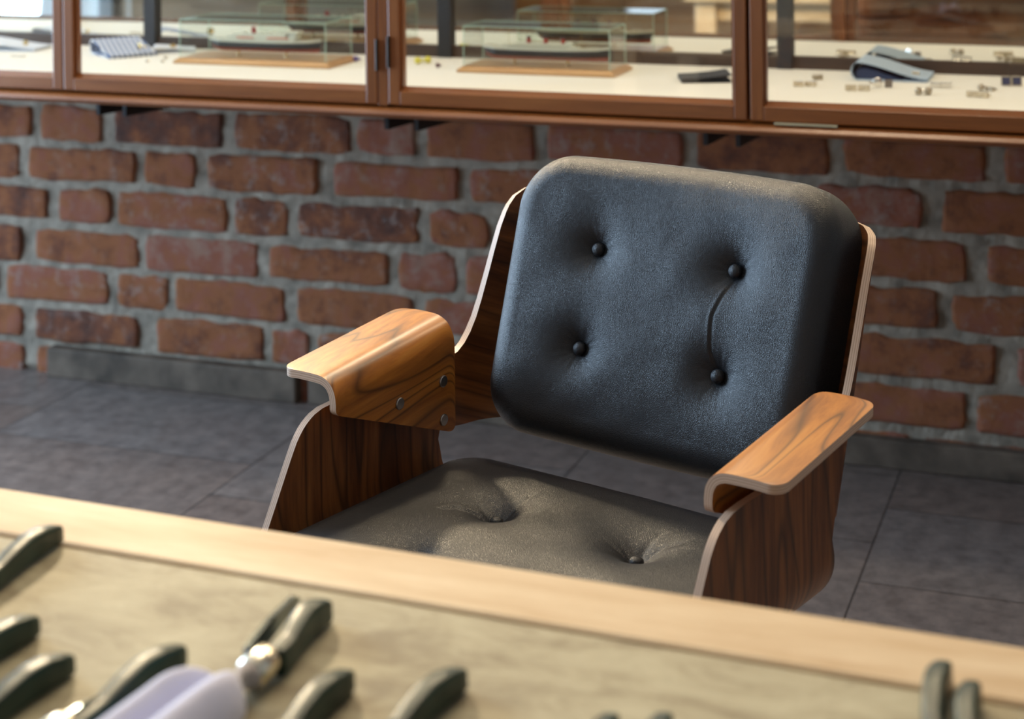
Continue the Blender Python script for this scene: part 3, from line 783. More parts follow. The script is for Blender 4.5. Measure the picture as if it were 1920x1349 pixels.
scr = [([(-.095, .044), (-.112, .036), (-.128, .022), (-.135, .004)], .0022, .0035), ([(-.086, .056), (-.080, .078), (-.078, .10)], .0014, .003), ([(.095, .055), (.108, .070), (.125, .083)], .0016, .004), ([(.088, .055), (.090, .078), (.094, .095)], .0012, .003)]
seat_c = cushion('seat_cushion', rrect(0.2445, 0.184, 0.055, bow=0.004), 0.052, 0.036, 0.034, sdim, scr, map_seat, CH, rings=90, crown=0.005, fold_amp=0.00028, wide=1.0)
for (x, y, d, s) in sdim: button(map_seat(x, y, 0.0350), (0, 0, 1), seat_c)
# -- swivel column and four-footed base under the seat
mb = MB(); mb.box(-0.11, 0.11, -0.20, 0.0, ZP - TH - 0.014, ZP - TH - 0.0005)
mb.build('seat_plate', 'black_steel', CH, bevel=0.004)
mb = MB(); mb.lathe([(0.030, 0.09), (0.030, 0.20), (0.017, 0.205), (0.017, ZP - TH - 0.014)], 28, c=(0, -0.1, 0)); o = mb.build('column', 'chrome', CH); auto_smooth(o)
for k in range(4):
    a = PI / 4 + k * PI / 2
    mb = MB(); mb.prism([(0.0, 0.075), (0.0, 0.115), (0.10, 0.095), (0.29, 0.045), (0.30, 0.015), (0.27, 0.022)], 'y', -0.018, 0.018)
    o = mb.build('leg', 'chrome', CH, bevel=0.005); o.location = (0, -0.1, 0); o.rotation_euler = (0, 0, a)
    mb = MB(); mb.lathe([(0.022, 0.0), (0.024, 0.012), (0.012, 0.022)], 20, c=(0.285, 0, 0)); f_ = mb.build('glide', 'black_steel', o)

# ------------------------------------------------------------------ the table
TZ = 0.72
TP = Vector((-0.402, 1.34, 0)); TQ = Vector((0.306, 1.056, 0)); TD = (TQ - TP).normalized(); TR = math.atan2(TD.y, TD.x)
TBL = thing('shop_table', 'long pale wooden table in the foreground with a khaki inset top', 'table', TP + TD * 0.35, TR)
TL, TW, BW = 1.9, 0.95, 0.0745
X0, X1 = -TL / 2, TL / 2
mb = MB()
mb.box(X0, X1, -BW, 0, TZ - 0.045, TZ); mb.build('border_rail', 'table_border', TBL, bevel=0.004)
mb = MB(); mb.box(X0, X1, -TW, -TW + BW, TZ - 0.045, TZ); mb.build('border_rail', 'table_border', TBL, bevel=0.004)
for xa in (X0, X1 - BW):
    mb = MB(); mb.box(xa, xa + BW, -TW + BW + .0005, -BW - .0005, TZ - 0.045, TZ - .0002); mb.build('border_rail', 'table_border', TBL, bevel=0.004)
mb = MB(); mb.box(X0 + BW + .0025, X1 - BW - .0025, -TW + BW + .0025, -BW - .0025, TZ - 0.03, TZ - 0.0010)
mb.build('inset_top', 'table_field', TBL, bevel=0.001)
mb = MB(); mb.box(X0 + 0.05, X1 - 0.05, -TW + 0.05, -0.05, TZ - 0.11, TZ - 0.045); mb.build('apron', 'table_border', TBL, bevel=0.003)
for xa in (X0 + 0.03, X1 - 0.10):
    for ya in (-TW + 0.03, -0.10):
        mb = MB(); mb.box(xa, xa + 0.07, ya, ya + 0.07, 0, TZ - 0.0455); mb.build('leg', 'table_border', TBL, bevel=0.004)

# -- pocket knives with dark green handles
def make_knife(L=0.105, wmax=0.0150, hmax=0.0185, open_blade=False):
    root = bpy.data.objects.new('pocket_knife', None); COL.objects.link(root); root.empty_display_size = 0.02
    n = 40; seg = 28; vs = []; fs = []
    for i in range(n + 1):
        f = (i / n) ** 1.4; x = -L * f
        hh = hmax * interp(f, [(0, .50), (.02, .66), (.08, .80), (.2, .95), (.35, 1.0), (.55, .92), (.75, .80), (.9, .82), (1, .84)])
        ww = wmax * interp(f, [(0, .28), (.02, .50), (.09, .80), (.25, 1.0), (.5, .92), (.72, .80), (.9, .88), (1, .90)])
        bend = 0.0030 * math.sin(PI * 1.5 * f + 0.2)
        for k in range(seg):
            a = 2 * PI * k / seg; c, s = math.cos(a), math.sin(a)
            c = math.copysign(abs(c) ** 0.42, c); s = math.copysign(abs(s) ** 0.42, s)
            vs.append((x, bend + c * ww / 2 * (1.0 if s < 0 else .93), hh / 2 + s * hh / 2))
    for i in range(n):
        for k in range(seg): fs.append([i * seg + k, i * seg + (k + 1) % seg, (i + 1) * seg + (k + 1) % seg, (i + 1) * seg + k])
    fs.append(list(range(seg))); fs.append([n * seg + k for k in range(seg)][::-1])
    mb = MB(); mb.add(vs, fs); o = mb.build('handle', 'green_handle', root); auto_smooth(o, 0.9)
    mb = MB(); mb.lathe([(0.0085, 0), (0.0100, .002), (0.0100, .020), (0.0085, .024)], 24, axis='x', c=(-L - .0245, 0.001, 0.0101)); o = mb.build('bolster', 'bolster', root); auto_smooth(o)
    bl = [(0, 0), (0.072, 0.001), (0.062, 0.008), (0.03, 0.0125), (0, 0.013)]
    mb = MB(); mb.prism([(x, y) for x, y in bl], 'y', -0.001, 0.001)
    b = mb.build('blade', 'blade', root)
    if open_blade:
        b.location = (-L - 0.012, 0.0095, 0.006); b.rotation_euler = (0, 0, math.radians(9)); b.scale = (1.35, 1.6, 1.1)
    else:
        b.location = (-L - 0.02, 0.0, 0.0055); b.scale = (1.0, 1, 1.0)
    return root
kn = make_knife(); kn_open = make_knife(0.078, 0.0165, 0.0195, True)
def place_knife(src, far, near, label, first=False, scl=1.0):
    o = src if first else copy_tree(src)
    far = Vector((far[0], far[1], TZ)); near = Vector((near[0], near[1], TZ)); d = far - near
    o.location = far + Vector((0, 0, 0.0003)); o.rotation_euler = (0, 0, math.atan2(d.y, d.x)); o.scale = (scl,) * 3
    tag(o, label, 'pocket knife', 'green handled pocket knives on the table'); return o
place_knife(kn, (-.326, 1.232), (-.357, 1.142), 'dark green pocket knife touching the table border at its left end', True)
place_knife(kn, (-.303, 1.088), (-.334, 1.022), 'dark green pocket knife cut by the left picture edge, below the one on the border')
place_knife(kn, (-.268, 1.036), (-.300, .972), 'dark green pocket knife in the lower left corner, left of the lilac cloth')
place_knife(kn, (-.203, 1.046), (-.240, .972), 'dark green pocket knife partly covered by the left side of the lilac cloth')
place_knife(kn_open, (-.122, 1.103), (-.160, 1.003), 'half-open green pocket knife with pale bolster and dark blade, right above the lilac cloth', True)
place_knife(kn, (-.099, 1.012), (-.132, .937), 'dark green pocket knife to the right of the lilac cloth')
place_knife(kn, (-.033, 1.012), (-.073, .941), 'lone green pocket knife with a pale shining top, lower middle of the table')
place_knife(kn, (.249, 1.014), (.219, .937), 'shiny pocket knife at lower right whose end lies on the table border')
place_knife(kn, (.259, .990), (.238, .928), 'shiny pocket knife at far right, beside the one on the border')
place_knife(kn, (.0515, .9585), (.030, .8785), 'pocket knife tip at the bottom edge, left one of the close pair')
place_knife(kn, (.081, .9585), (.060, .8785), 'pocket knife tip at the bottom edge, right one of the close pair')

# -- lilac folded cloth: two plump rolls
def cloth_bundle():
    n, m_ = 48, 56; vs = []; fs = []
    # local x across the bundle, y along it (away from camera)
    W_, L_ = 0.060, 0.15
    for j in range(m_ + 1):
        g = j / m_; y = -L_ + L_ * g
        endf = math.sqrt(max(0.0, 1 - max(0, (g - 0.78) / 0.22) ** 2)) if g > 0.78 else 1.0
        for i in range(n + 1):
            f = i / n; x = (f - 0.5) * W_ * (0.55 + 0.45 * endf)
            two = abs(math.sin(PI * (f * 1.0)))
            lobes = 0.021 * (max(0, math.sin(PI * min(1, f / 0.44))) ** 0.55 if f < 0.44 else 1.15 * max(0, math.sin(PI * (f - 0.44) / 0.56)) ** 0.55)
            z = lobes * (endf ** 0.7) + 0.002 * noise.noise(Vector((x * 60, y * 25, 1))) * endf
            yy = y + (0.012 * math.sin(PI * f) if g > 0.8 else 0) * (g - 0.8) * 5 - (0.010 if abs(f - 0.44) < 0.04 else 0) * (g > 0.95)
            vs.append((x, yy, max(0.0, z)))
    W1 = n + 1
    for j in range(m_):
        for i in range(n): fs.append([j * W1 + i, j * W1 + i + 1, (j + 1) * W1 + i + 1, (j + 1) * W1 + i])
    b = len(vs)
    rim = [i for i in range(W1)] + [j * W1 + n for j in range(1, m_ + 1)] + [m_ * W1 + i for i in range(n - 1, -1, -1)] + [j * W1 for j in range(m_ - 1, 0, -1)]
    vs2 = [(vs[i][0], vs[i][1], -0.0) for i in rim]
    mb = MB(); mb.add(vs, fs)
    me_vs = mb.v
    base = len(mb.v); mb.v += [(x, y, -0.0005) for x, y, z in vs2]
    nr = len(rim)
    for q in range(nr): mb.f.append([rim[q], rim[(q + 1) % nr], base + (q + 1) % nr, base + q]); mb.mi.append(0)
    mb.f.append([base + q for q in range(nr)]); mb.mi.append(0)
    o = mb.build('folded_cloth', 'lilac', None, smooth=True)
    o.location = (-0.177, 1.003, TZ + 0.0008); o.rotation_euler = (0, 0, math.radians(-25))
    tag(o, 'soft lilac folded cloth in two plump rolls lying among the green knives', 'cloth')
cloth_bundle()

# ------------------------------------------------------------------ wall cabinet (vitrine)
D0, DG, DF = 0.006, 0.507, 0.530     # back, glass, front face (distance from wall)
CZ0, CZ1 = 0.715, 1.42
SL, SR = -0.97, 3.9
CAB = thing('wall_display_cabinet', 'long reddish wooden glazed display cabinet mounted on the brick wall', 'cabinet', WP(0, 0, 0), WROT)
# cabinet space: x=s, y=-d, z
mb = MB(); mb.prism([(-D0, .738), (-.495, .738), (-.495, .752), (-D0, .752)], 'x', SL, SR); mb.build('bottom_board', 'cabinet_wood_x', CAB)
mb = MB()   # rounded moulding along the front bottom edge
mb.prism([(-.47, .7155), (-.520, .7155), (-.532, .7170), (-.540, .7205), (-.5435, .7255), (-.540, .7305), (-.530, .7345), (-.520, .7365), (-.505, .7375), (-.47, .7375)], 'x', SL, SR)
o = mb.build('bottom_moulding', 'cabinet_wood_x', CAB); auto_smooth(o, 0.9)
mb = MB(); mb.box(SL, SR, -.498, -.036, .7525, .763); mb.build('shelf_lining', 'shelf_cloth', CAB)
mb = MB(); mb.box(SL, SR, -.036, -D0, .7525, .788); mb.build('rear_rail', 'dark_wood', CAB, bevel=0.001)
mb = MB(); mb.box(SL, SR, -.030, -D0, .7885, CZ1 - .03); mb.build('mirror_back', 'mirror', CAB)
mb = MB(); mb.box(SL, SR, -.53, -D0, CZ1 - .028, CZ1); mb.build('top_board', 'cabinet_wood_x', CAB)
mb = MB(); mb.box(SL - .025, SL, -.53, -D0, CZ0, CZ1); mb.build('side_board', 'cabinet_wood_z', CAB)
mb = MB(); mb.box(SR, SR + .025, -.53, -D0, CZ0, CZ1); mb.build('side_board', 'cabinet_wood_z', CAB)
for x in (0.440, 1.148, 1.862, -0.27, 2.57, 3.28):
    mb = MB(); mb.box(x - .015, x + .015, -.044, -.0305, .763, CZ1 - .03)
    o = mb.build('shelf_upright', 'black_steel', CAB, bevel=0.001)
# doors: every pair meets over a gap; posts at these joints
joints = [-0.775, -0.107, 0.549, 1.228, 1.895, 2.563, 3.231]
def door(a, b, zb=.7415, zt=1.385, hinge=None):
    """frame of two stiles and two rails, bevelled sight edge, glass pane set back"""
    St = 0.0225; Rl = 0.026
    def fr_piece(x0, x1, z0, z1, vertical):
        m_ = MB(); m_.box(x0, x1, -DF, -DF + .022, z0, z1); return m_
    root = None
    m_ = MB()
    m_.box(a, a + St, -DF, -DF + .022, zb, zt)
    root = m_.build('door', 'cabinet_wood_z', CAB, bevel=0.0018)
    m_ = MB(); m_.box(b - St, b, -DF, -DF + .022, zb, zt); m_.build('stile', 'cabinet_wood_z', root, bevel=0.0018)
    m_ = MB()   # bottom rail with bevelled rebate rising to the glass
    m_.prism([(-DF, zb), (-DF, zb + Rl - .003), (-DF + .020, zb + Rl + .005), (-DF + .022, zb + Rl + .005), (-DF + .022, zb)], 'x', a + St + .0002, b - St - .0002); m_.build('rail', 'cabinet_wood_x', root, bevel=0.0008)
    m_ = MB(); m_.prism([(-DF, zt), (-DF, zt - Rl), (-DF + .022, zt - Rl), (-DF + .022, zt)], 'x', a + St + .0002, b - St - .0002); m_.build('rail', 'cabinet_wood_x', root, bevel=0.0008)
    for x0, x1 in ((a + St, a + St + .004), (b - St - .004, b - St)):
        m_ = MB(); m_.box(x0, x1, -DF + .008, -DF + .022, zb + Rl, zt - Rl); m_.build('glazing_bead', 'cabinet_wood_z', root)
    m_ = MB(); m_.box(a + St - .002, b - St + .002, -DF + .0225, -DF + .0255, zb + Rl - .004, zt - Rl + .004); m_.build('glass_pane', 'glass', root)
    return root
G = .0012
for i, (a, b) in enumerate(zip(joints, joints[1:])):
    a_, b_ = a + G, b - G
    if i == 2: b_ = b - .0115
    if i == 3: a_ = b_ and a + .0105
    if i == 4: a_ = a + .0045
    dr = door(a_, b_)
    if i == 2:
        mb = MB(); mb.tube((b - .0105, -DF - .003, .802), (b - .0105, -DF - .003, .858), .0032, 12); mb.build('hinge', 'hinge_metal', dr)
    if i == 3:
        mb = MB(); mb.tube((a + .0125, -DF - .003, .808), (a + .0125, -DF - .003, .864), .0032, 12); mb.build('hinge', 'hinge_metal', dr)
for x in (-.107, .549, 1.895, 2.563):
    mb = MB(); mb.box(x - .0055, x + .0065, -DF + .0225, -DF + .034, .7525, 1.385); mb.build('door_post', 'cabinet_wood_z', CAB)
mb = MB(); mb.box(1.2175, 1.2375, -DF + .0015, -DF + .024, .7385, 1.39); mb.build('centre_post', 'cabinet_wood_z', CAB, bevel=0.001)
mb = MB(); mb.box(1.9405, 2.045, -.5355, -.5310, .7366, .7400); mb.build('packing_strip', 'pale_strip', CAB)
# unseen strip light added under the cabinet top to brighten the shelf
area('shelf_fill_light', WP(1.35, .40, CZ1 - .035), WP(1.35, .28, .76), 4.6, 0.03, 11, (1.0, 0.88, 0.68)).name = 'shelf_fill_light'
# steel brackets carrying the cabinet
BR_LABEL = ['first steel bracket under the cabinet from the left', 'second steel bracket under the cabinet from the left', 'third steel bracket under the cabinet, left one of the middle pair', 'fourth steel bracket under the cabinet, right one of the middle pair', 'left bracket of the pair under the cabinet above the chair back', 'rightmost steel bracket under the cabinet above the chair back']
for x, lb in zip((.554, .615, 1.184, 1.245, 1.795, 1.853), BR_LABEL):
    mb = MB(); mb.prism([(-.42, .676), (-.42, .7148), (-.006, .7148), (-.006, .655)], 'x', -.004, .004)
    mb.prism([(-.42, .7118), (-.42, .7148), (-.006, .7148), (-.006, .7118)], 'x', -.012, .012)
    o = mb.build('steel_bracket', 'black_steel'); o.location = WP(x, 0, 0); o.rotation_euler = (0, 0, WROT)
    tag(o, lb, 'bracket', 'black brackets under the display cabinet')

# ------------------------------------------------------------------ things in the cabinet
ZS = 0.7632
def hull_mesh(L, B, D, name, parent, z0, mats):
    """lofted hull; z bands: red below, black band, white sheer strake"""
    n = 40; m_ = 10; vs = []; fs = []; mi = []
    for i in range(n + 1):
        f = i / n; x = (f - .5) * L
        wid = B / 2 * (min(1, (f / .12)) ** .5) * (1 if f < .62 else max(0.0, 1 - ((f - .62) / .38) ** 2.0)) + .0003
        sheer = D * (0.12 * (2 * f - 1) ** 2 + (0.10 if f > .9 else 0) * (f - .9) * 10)
        keelr = D * (.38 * max(0, 1 - f / .14) ** 1.5)
        rake = (f > .9) * ((f - .9) / .1)
        for j in range(m_ + 1):
            g = j / m_; ww = wid * (min(1, g * 2.2 + .12) ** .5); zz = keelr + (D + sheer - keelr) * g
            xx = x - rake * (1 - g) * L * .022 + (max(0, .1 - f) * 3 * (1 - g)) * L * .12
            vs.append((xx, -ww, z0 + zz))
        for j in range(m_, -1, -1):
            g = j / m_; ww = wid * (min(1, g * 2.2 + .12) ** .5); zz = keelr + (D + sheer - keelr) * g
            xx = x - rake * (1 - g) * L * .022 + (max(0, .1 - f) * 3 * (1 - g)) * L * .12
            vs.append((xx, ww, z0 + zz))
    K = 2 * (m_ + 1)
    for i in range(n):
        for k in range(K):
            fs.append([i * K + k, (i + 1) * K + k, (i + 1) * K + (k + 1) % K, i * K + (k + 1) % K])
            g = k if k <= m_ else K - 1 - k
            g2 = min(g, (k + 1 if k + 1 <= m_ else K - 1 - (k + 1)) % (m_ + 1)) if k != m_ else m_
            mi.append(3 if k == m_ else (0 if g2 < 3 else (1 if g2 < 8 else 2)))
    fs.append(list(range(K))); mi.append(1); fs.append([n * K + k for k in range(K)][::-1]); mi.append(1)
    mb = MB(); mb.v = vs; mb.f = fs; mb.mi = mi
    return mb.build(name, mats, parent)
def ship(label, s0, s1, d0, d1, hcase, kind):
    cx, cy = (s0 + s1) / 2, (d0 + d1) / 2
    r = thing('ship_model', label, 'ship model', WP(cx, cy, ZS), WROT)
    X, Y = (s1 - s0) / 2, (d1 - d0) / 2
    mb = MB()
    b0 = [(-X, -Y), (X, -Y), (X, Y), (-X, Y)]; k = .009
    vs = [(x, y, 0) for x, y in b0] + [(x, y, .005) for x, y in b0] + [(x - math.copysign(k, x), y - math.copysign(k, y), .0115) for x, y in b0]
    fs = [(3, 2, 1, 0), (8, 9, 10, 11)] + [(i, (i + 1) % 4, (i + 1) % 4 + 4, i + 4) for i in range(4)] + [(i + 4, (i + 1) % 4 + 4, (i + 1) % 4 + 8, i + 8) for i in range(4)]
    mb.add(vs, fs); mb.build('base_board', 'base_oak', r, bevel=0.0006)
    # glass case: five thin panes, green edges
    gx, gy, z0, z1 = X - .011, Y - .011, .0118, hcase
    t = .0016
    for bx in ((-gx, gx, -gy, -gy + t, z0, z1 - t), (-gx, gx, gy - t, gy, z0, z1 - t), (-gx, -gx + t, -gy + t, gy - t, z0, z1 - t), (gx - t, gx, -gy + t, gy - t, z0, z1 - t), (-gx, gx, -gy, gy, z1 - t, z1)):
        mb = MB(); mb.box(*bx); mb.build('glass_pane', 'case_glass', r)
    e = .0011; eb = []
    for x in (-gx, gx):
        for y in (-gy, gy): eb.append((x - e / 2, x + e / 2, y - e / 2, y + e / 2, z0, z1))
    for y in (-gy, gy): eb.append((-gx, gx, y - e / 2, y + e / 2, z1 - e, z1 + .0002))
    for x in (-gx, gx): eb.append((x - e / 2, x + e / 2, -gy, gy, z1 - e, z1 + .0002))
    for bx in eb:
        mb = MB(); mb.box(*bx); mb.build('glass_edge', 'glass_edge', r)
    L = .262 if kind == 'A' else .264; D = .0240; zk = .0215
    hx = -.002 if kind == 'A' else .002
    h = hull_mesh(L, .030, D, 'hull', r, zk, ['red', 'navy', 'white', 'deck']); h.location.x = hx
    for x in (-.062, .048):
        mb = MB(); mb.lathe([(.006, .0118), (.003, .0145), (.0025, .0200), (.0045, .0235)], 14, c=(x, 0, 0)); o = mb.build('stand_post', 'brass', r); auto_smooth(o)
    zt = zk + D
    rnd = random.Random(3 if kind == 'A' else 5)
    if kind == 'B':
        mb = MB(); mb.box(-.098, .070, -.0115, .0115, zt, zt + .0035); mb.box(-.085, .055, -.010, .010, zt + .0035, zt + .0065)
        mb.box(-.060, .050, -.008, .008, zt + .0065, zt + .0088); mb.box(.044, .058, -.0095, .0095, zt + .0035, zt + .0125)
        mb.build('superstructure', 'white', h, bevel=0.0003)
        for k in range(14):
            for y in (-.0135, .0105): mb = MB(); mb.box(-.075 + k * .009, -.0695 + k * .009, y, y + .003, zt + .0040, zt + .0066); mb.build('lifeboat', 'white', h, bevel=0.0006)
        for k in range(7): mb = MB(); mb.lathe([(.0012, 0), (.0010, .004), (.0019, .0058)], 8, c=(-.120 + k * .005 if k < 3 else .070 + k * .006, 0, zt - .0005)); mb.build('deck_vent', 'white', h)
        for x in (-.034, .001, .037):
            mb = MB(); mb.lathe([(.0042, zt + .008), (.0042, zt + .0185)], 20, c=(x, 0, 0)); f_ = mb.build('funnel', 'funnel_red', h); auto_smooth(f_)
            mb = MB(); mb.lathe([(.0043, zt + .0186), (.0043, zt + .0220)], 20, c=(x, 0, 0)); g_ = mb.build('funnel_top', 'navy', f_); auto_smooth(g_)
        for x in (-.075, .075):
            mb = MB(); mb.tube((x, 0, zt), (x - .002, 0, zt + .034), .0005, 6); mb.build('mast', 'brass', h)
    else:
        mb = MB(); mb.box(-.095, .072, -.0120, .0120, zt, zt + .0035); mb.box(-.082, .062, -.0105, .0105, zt + .0035, zt + .0085)
        mb.box(-.070, .052, -.008, .008, zt + .0085, zt + .0130); mb.box(.060, .078, -.0115, .0115, zt + .0035, zt + .0150)
        mb.box(.050, .082, -.0135, .0135, zt + .0150, zt + .0195); mb.box(-.120, -.098, -.006, .006, zt, zt + .004)
        for k in range(5): mb.box(-.050 + k * .020, -.044 + k * .020, -.004, .004, zt + .013, zt + .0165)
        mb.build('superstructure', 'white', h, bevel=0.0004)
        for k in range(12):
            if k in (4, 5, 6): continue
            x = -.058 + k * .010
            for y in (-.0135, .0105): mb = MB(); mb.box(x, x + .0072, y, y + .003, zt + .0038, zt + .0066); mb.build('lifeboat', 'orange', h, bevel=0.0006)
        mb = MB(); mb.lathe([(.0052, zt + .012), (.0046, zt + .026)], 20, c=(-.025, 0, 0)); f_ = mb.build('funnel', 'funnel_red', h); auto_smooth(f_)
        mb = MB(); mb.tube((.045, 0, zt + .01), (.044, 0, zt + .030), .0006, 6); mb.build('mast', 'white', h)
    return r
ship('ship model with one dark red funnel in a glass case on the left shelf section', .637, .992, .130, .272, .091, 'A')
ship('ocean liner model with three red funnels in a glass case on the middle shelf section', 1.258, 1.578, .122, .250, .090, 'B')

# folded shirt cuffs: a strip folded into a flattened loop, extruded
def cuff(W_, Dp, h, m, label, s, d, rot, name='folded_shirt_cuff', gap=0.006):
    pts = []
    t = .0022
    n = 24
    def top(x): f = x / W_; return t * 1.0 + gap * (1 - f) ** 1.5 + (h - t - gap) * (math.cos(f * PI) * .5 + .5) ** .8 * (1 - f) ** .15 + .0035
    outer = []; inner = []
    xs = [W_ * (1 - i / n) for i in range(n + 1)]
    cl = [(x, top(x)) for x in xs]
    r = (cl[-1][1] - t / 2) / 2; cz = t / 2 + r
    cl = [(x, z) for x, z in cl]
    cl += [(-r * .8 * math.sin(a), cz + r * math.cos(a)) for a in [PI * k / 14 for k in range(1, 14)]]
    cl += [(W_ * i / n, t / 2) for i in range(n + 1)]
    L = []
    for i, p in enumerate(cl):
        a = cl[max(0, i - 1)]; b = cl[min(len(cl) - 1, i + 1)]; tx, tz = b[0] - a[0], b[1] - a[1]; q = math.hypot(tx, tz) or 1
        outer.append((p[0] - (-tz / q) * t / 2 * -1, p[1] + (tx / q) * t / 2 * -1)); inner.append((p[0] + (-tz / q) * t / 2 * -1, p[1] - (tx / q) * t / 2 * -1))
    k = len(cl); vs = []; fs = []
    for y in (-Dp / 2, Dp / 2): vs += [(x, y, z) for x, z in outer] + [(x, y, z) for x, z in inner]
    for i in range(k - 1):
        fs += [[i, i + 1, 2 * k + i + 1, 2 * k + i], [k + i, 3 * k + i, 3 * k + i + 1, k + i + 1], [i, k + i, k + i + 1, i + 1], [2 * k + i, 2 * k + i + 1, 3 * k + i + 1, 3 * k + i]]
    fs += [[0, 2 * k, 3 * k, k], [k - 1, 2 * k - 1, 4 * k - 1, 3 * k - 1]]
    mb = MB(); mb.add(vs, fs); o = mb.build(name, m); auto_smooth(o, 0.8)
    # turn the strip over so that its flat side lies on the shelf
    mz = min(v[2] for v in mb.v)
    o.location = WP(s, d, ZS + .0002 - mz); o.rotation_euler = (0, 0, WROT + rot)
    tag(o, label, 'shirt cuff', 'folded shirt cuffs in the display cabinet'); return o
c4 = cuff(.125, .110, .030, 'blue_cotton', 'pale blue folded shirt cuff with an open loop on the right shelf section', 2.022, .108, 0.0)
mb = MB(); mb.prism([(-.004, .0032), (-.006, .012), (-.002, .020), (.010, .023), (.030, .019), (.050, .012), (.070, .0065), (.080, .0034)], 'y', -.050, .053); fl = mb.build('loop_shade', 'loop_shade_navy', c4); auto_smooth(fl)  # dark filling added in the loop in place of its inner shade
cuff(.120, .105, .026, 'stripes', 'blue and white striped shirt cuff on the left shelf section', .405, .128, -0.66, gap=.008)
cuff(.085, .060, .010, 'white_cotton', 'pale shirt cuff behind the striped one, left of the ship case', .500, .115, 0.55, gap=.003)
cuff(.15, .085, .020, 'white_cotton', 'white shirt cuff behind the leftmost door at the picture edge', .075, .155, 0.15, gap=.004)

# cufflinks
def make_link(face, m1, m2='silver'):
    root = bpy.data.objects.new('cufflink', None); COL.objects.link(root); root.empty_display_size = 0.01
    mb = MB()
    if face == 'round': mb.lathe([(.0070, 0), (.0085, .001), (.0085, .0025), (.0070, .0035), (.0, .0037)], 24, axis='y', c=(0, -.002, .0085)); z = .0085
    elif face == 'square': mb.box(-.0072, .0072, -.002, .0015, 0, .0144); z = .0072
    elif face == 'bar': mb.box(-.0085, .0085, -.002, .004, 0, .0085); z = .0045
    elif face == 'ball':
        mb.lathe([(.0001, -.0065), (.0035, -.0056), (.0056, -.0033), (.0065, 0), (.0056, .0033), (.0035, .0056), (.0001, .0065)], 20, c=(0, 0, .0065)); z = .0065
    o = mb.build('face', m1, root, bevel=0.0006 if face in ('square', 'bar') else 0); 
    if face in ('round', 'ball'): auto_smooth(o)
    if face == 'square' and m1 == 'oxid':
        mb = MB(); mb.box(-.0056, .0056, -.0026, -.0018, .0016, .0128); mb.build('enamel', 'blue_enamel', o)
    mb = MB(); mb.tube((0, .001, z), (0, .014, max(.003, z - .002)), .0011, 8); mb.build('post', m2, root)
    mb = MB(); mb.tube((-.006, .014, max(.0026, z - .002)), (.006, .014, max(.0026, z - .002)), .0022, 10); mb.build('toggle', m2, root)
    return root
GL = 'cufflinks on the display cabinet shelf'
protos = {}
def put_link(kind, m1, s, d, rot, label, z=0.0, m2='silver', scl=1.0, cat='cufflink'):
    key = (kind, m1, m2)
    if key in protos: o = copy_tree(protos[key])
    else: o = make_link(kind, m1, m2); protos[key] = o
    o.location = WP(s, d, ZS + .0004 + z); o.rotation_euler = (0, 0, WROT + rot); o.scale = (scl * 1.12,) * 3
    tag(o, label, cat, GL); return o
put_link('bar', 'oxid', 1.950, .176, 0.5, 'dark bar cufflink at the back left of the right shelf section')
put_link('bar', 'enamel_pale', 1.931, .268, 0.2, 'pale cufflink nearest the wooden door stile, left one of its pair')
put_link('bar', 'enamel_pale', 1.951, .262, -0.25, 'pale cufflink nearest the wooden door stile, right one of its pair')
put_link('bar', 'enamel_pale', 2.030, .298, 0.2, 'pale smooth cufflink left of the white disc cufflink, left one of its pair', scl=1.05)
put_link('bar', 'enamel_pale', 2.052, .294, -0.1, 'pale smooth cufflink left of the white disc cufflink, right one of its pair', scl=1.05)
put_link('round', 'silver', 2.070, .252, 0.7, 'round white disc cufflink in front of the pale blue cuff')
put_link('square', 'grey_enamel', 2.088, .240, 0.2, 'square grey cufflink beside the white disc one', scl=.85)
put_link('ball', 'oxid', 2.150, .318, -0.2, 'knotted bronze cufflink at the front of the right shelf, left one of its pair', scl=.95)
put_link('ball', 'oxid', 2.166, .312, 0.3, 'knotted bronze cufflink at the front of the right shelf, right one of its pair', scl=.95)
put_link('bar', 'silver', 2.168, .224, 0.0, 'silver ribbed cufflink below the right end of the blue cuff, left one of its pair')
put_link('bar', 'silver', 2.187, .220, 0.0, 'silver ribbed cufflink below the right end of the blue cuff, right one of its pair')
put_link('ball', 'oxid', 2.248, .238, -0.4, 'knotted silver cufflink left of the blue square ones, left one of its pair', scl=.85)
put_link('bar', 'oxid', 2.263, .240, -0.6, 'knotted silver cufflink left of the blue square ones, right one of its pair', scl=.8)
put_link('bar', 'enamel_pale', 2.240, .318, -0.15, 'pale cufflink at the right front of the shelf, left one of its pair')
put_link('bar', 'enamel_pale', 2.258, .322, -0.4, 'pale cufflink at the right front of the shelf, right one of its pair')
put_link('square', 'oxid', 2.286, .166, 0.0, 'square cufflink with dark blue enamel, left one of the pair', scl=1.1)
put_link('square', 'oxid', 2.304, .163, 0.0, 'square cufflink with dark blue enamel, right one of the pair', scl=1.1)
put_link('ball', 'yellow', 1.134, .152, 0.0, 'yellow silk knot cufflink, left one of the two', m2='yellow', scl=.98)
put_link('ball', 'yellow', 1.150, .136, 0.5, 'yellow silk knot cufflink, right one of the two', m2='yellow', scl=.98)
put_link('ball', 'burgundy', 1.196, .195, 0.0, 'small burgundy knot cufflink right of the yellow ones', m2='burgundy', scl=.62)
put_link('ball', 'oxid', .585, .215, 0.2, 'tiny dark cufflink left of the ship case, rearmost of three', m2='brass', scl=.45)
put_link('ball', 'oxid', .578, .275, 0.2, 'tiny dark cufflink left of the ship case, front left of three', m2='brass', scl=.4)
put_link('ball', 'oxid', .610, .268, 0.2, 'tiny dark cufflink left of the ship case, nearest to its base', m2='brass', scl=.4)
put_link('round', 'brass', .500, .180, -0.6, 'round gold cufflink on the striped shirt cuff', z=.0125, m2='brass', scl=.85)
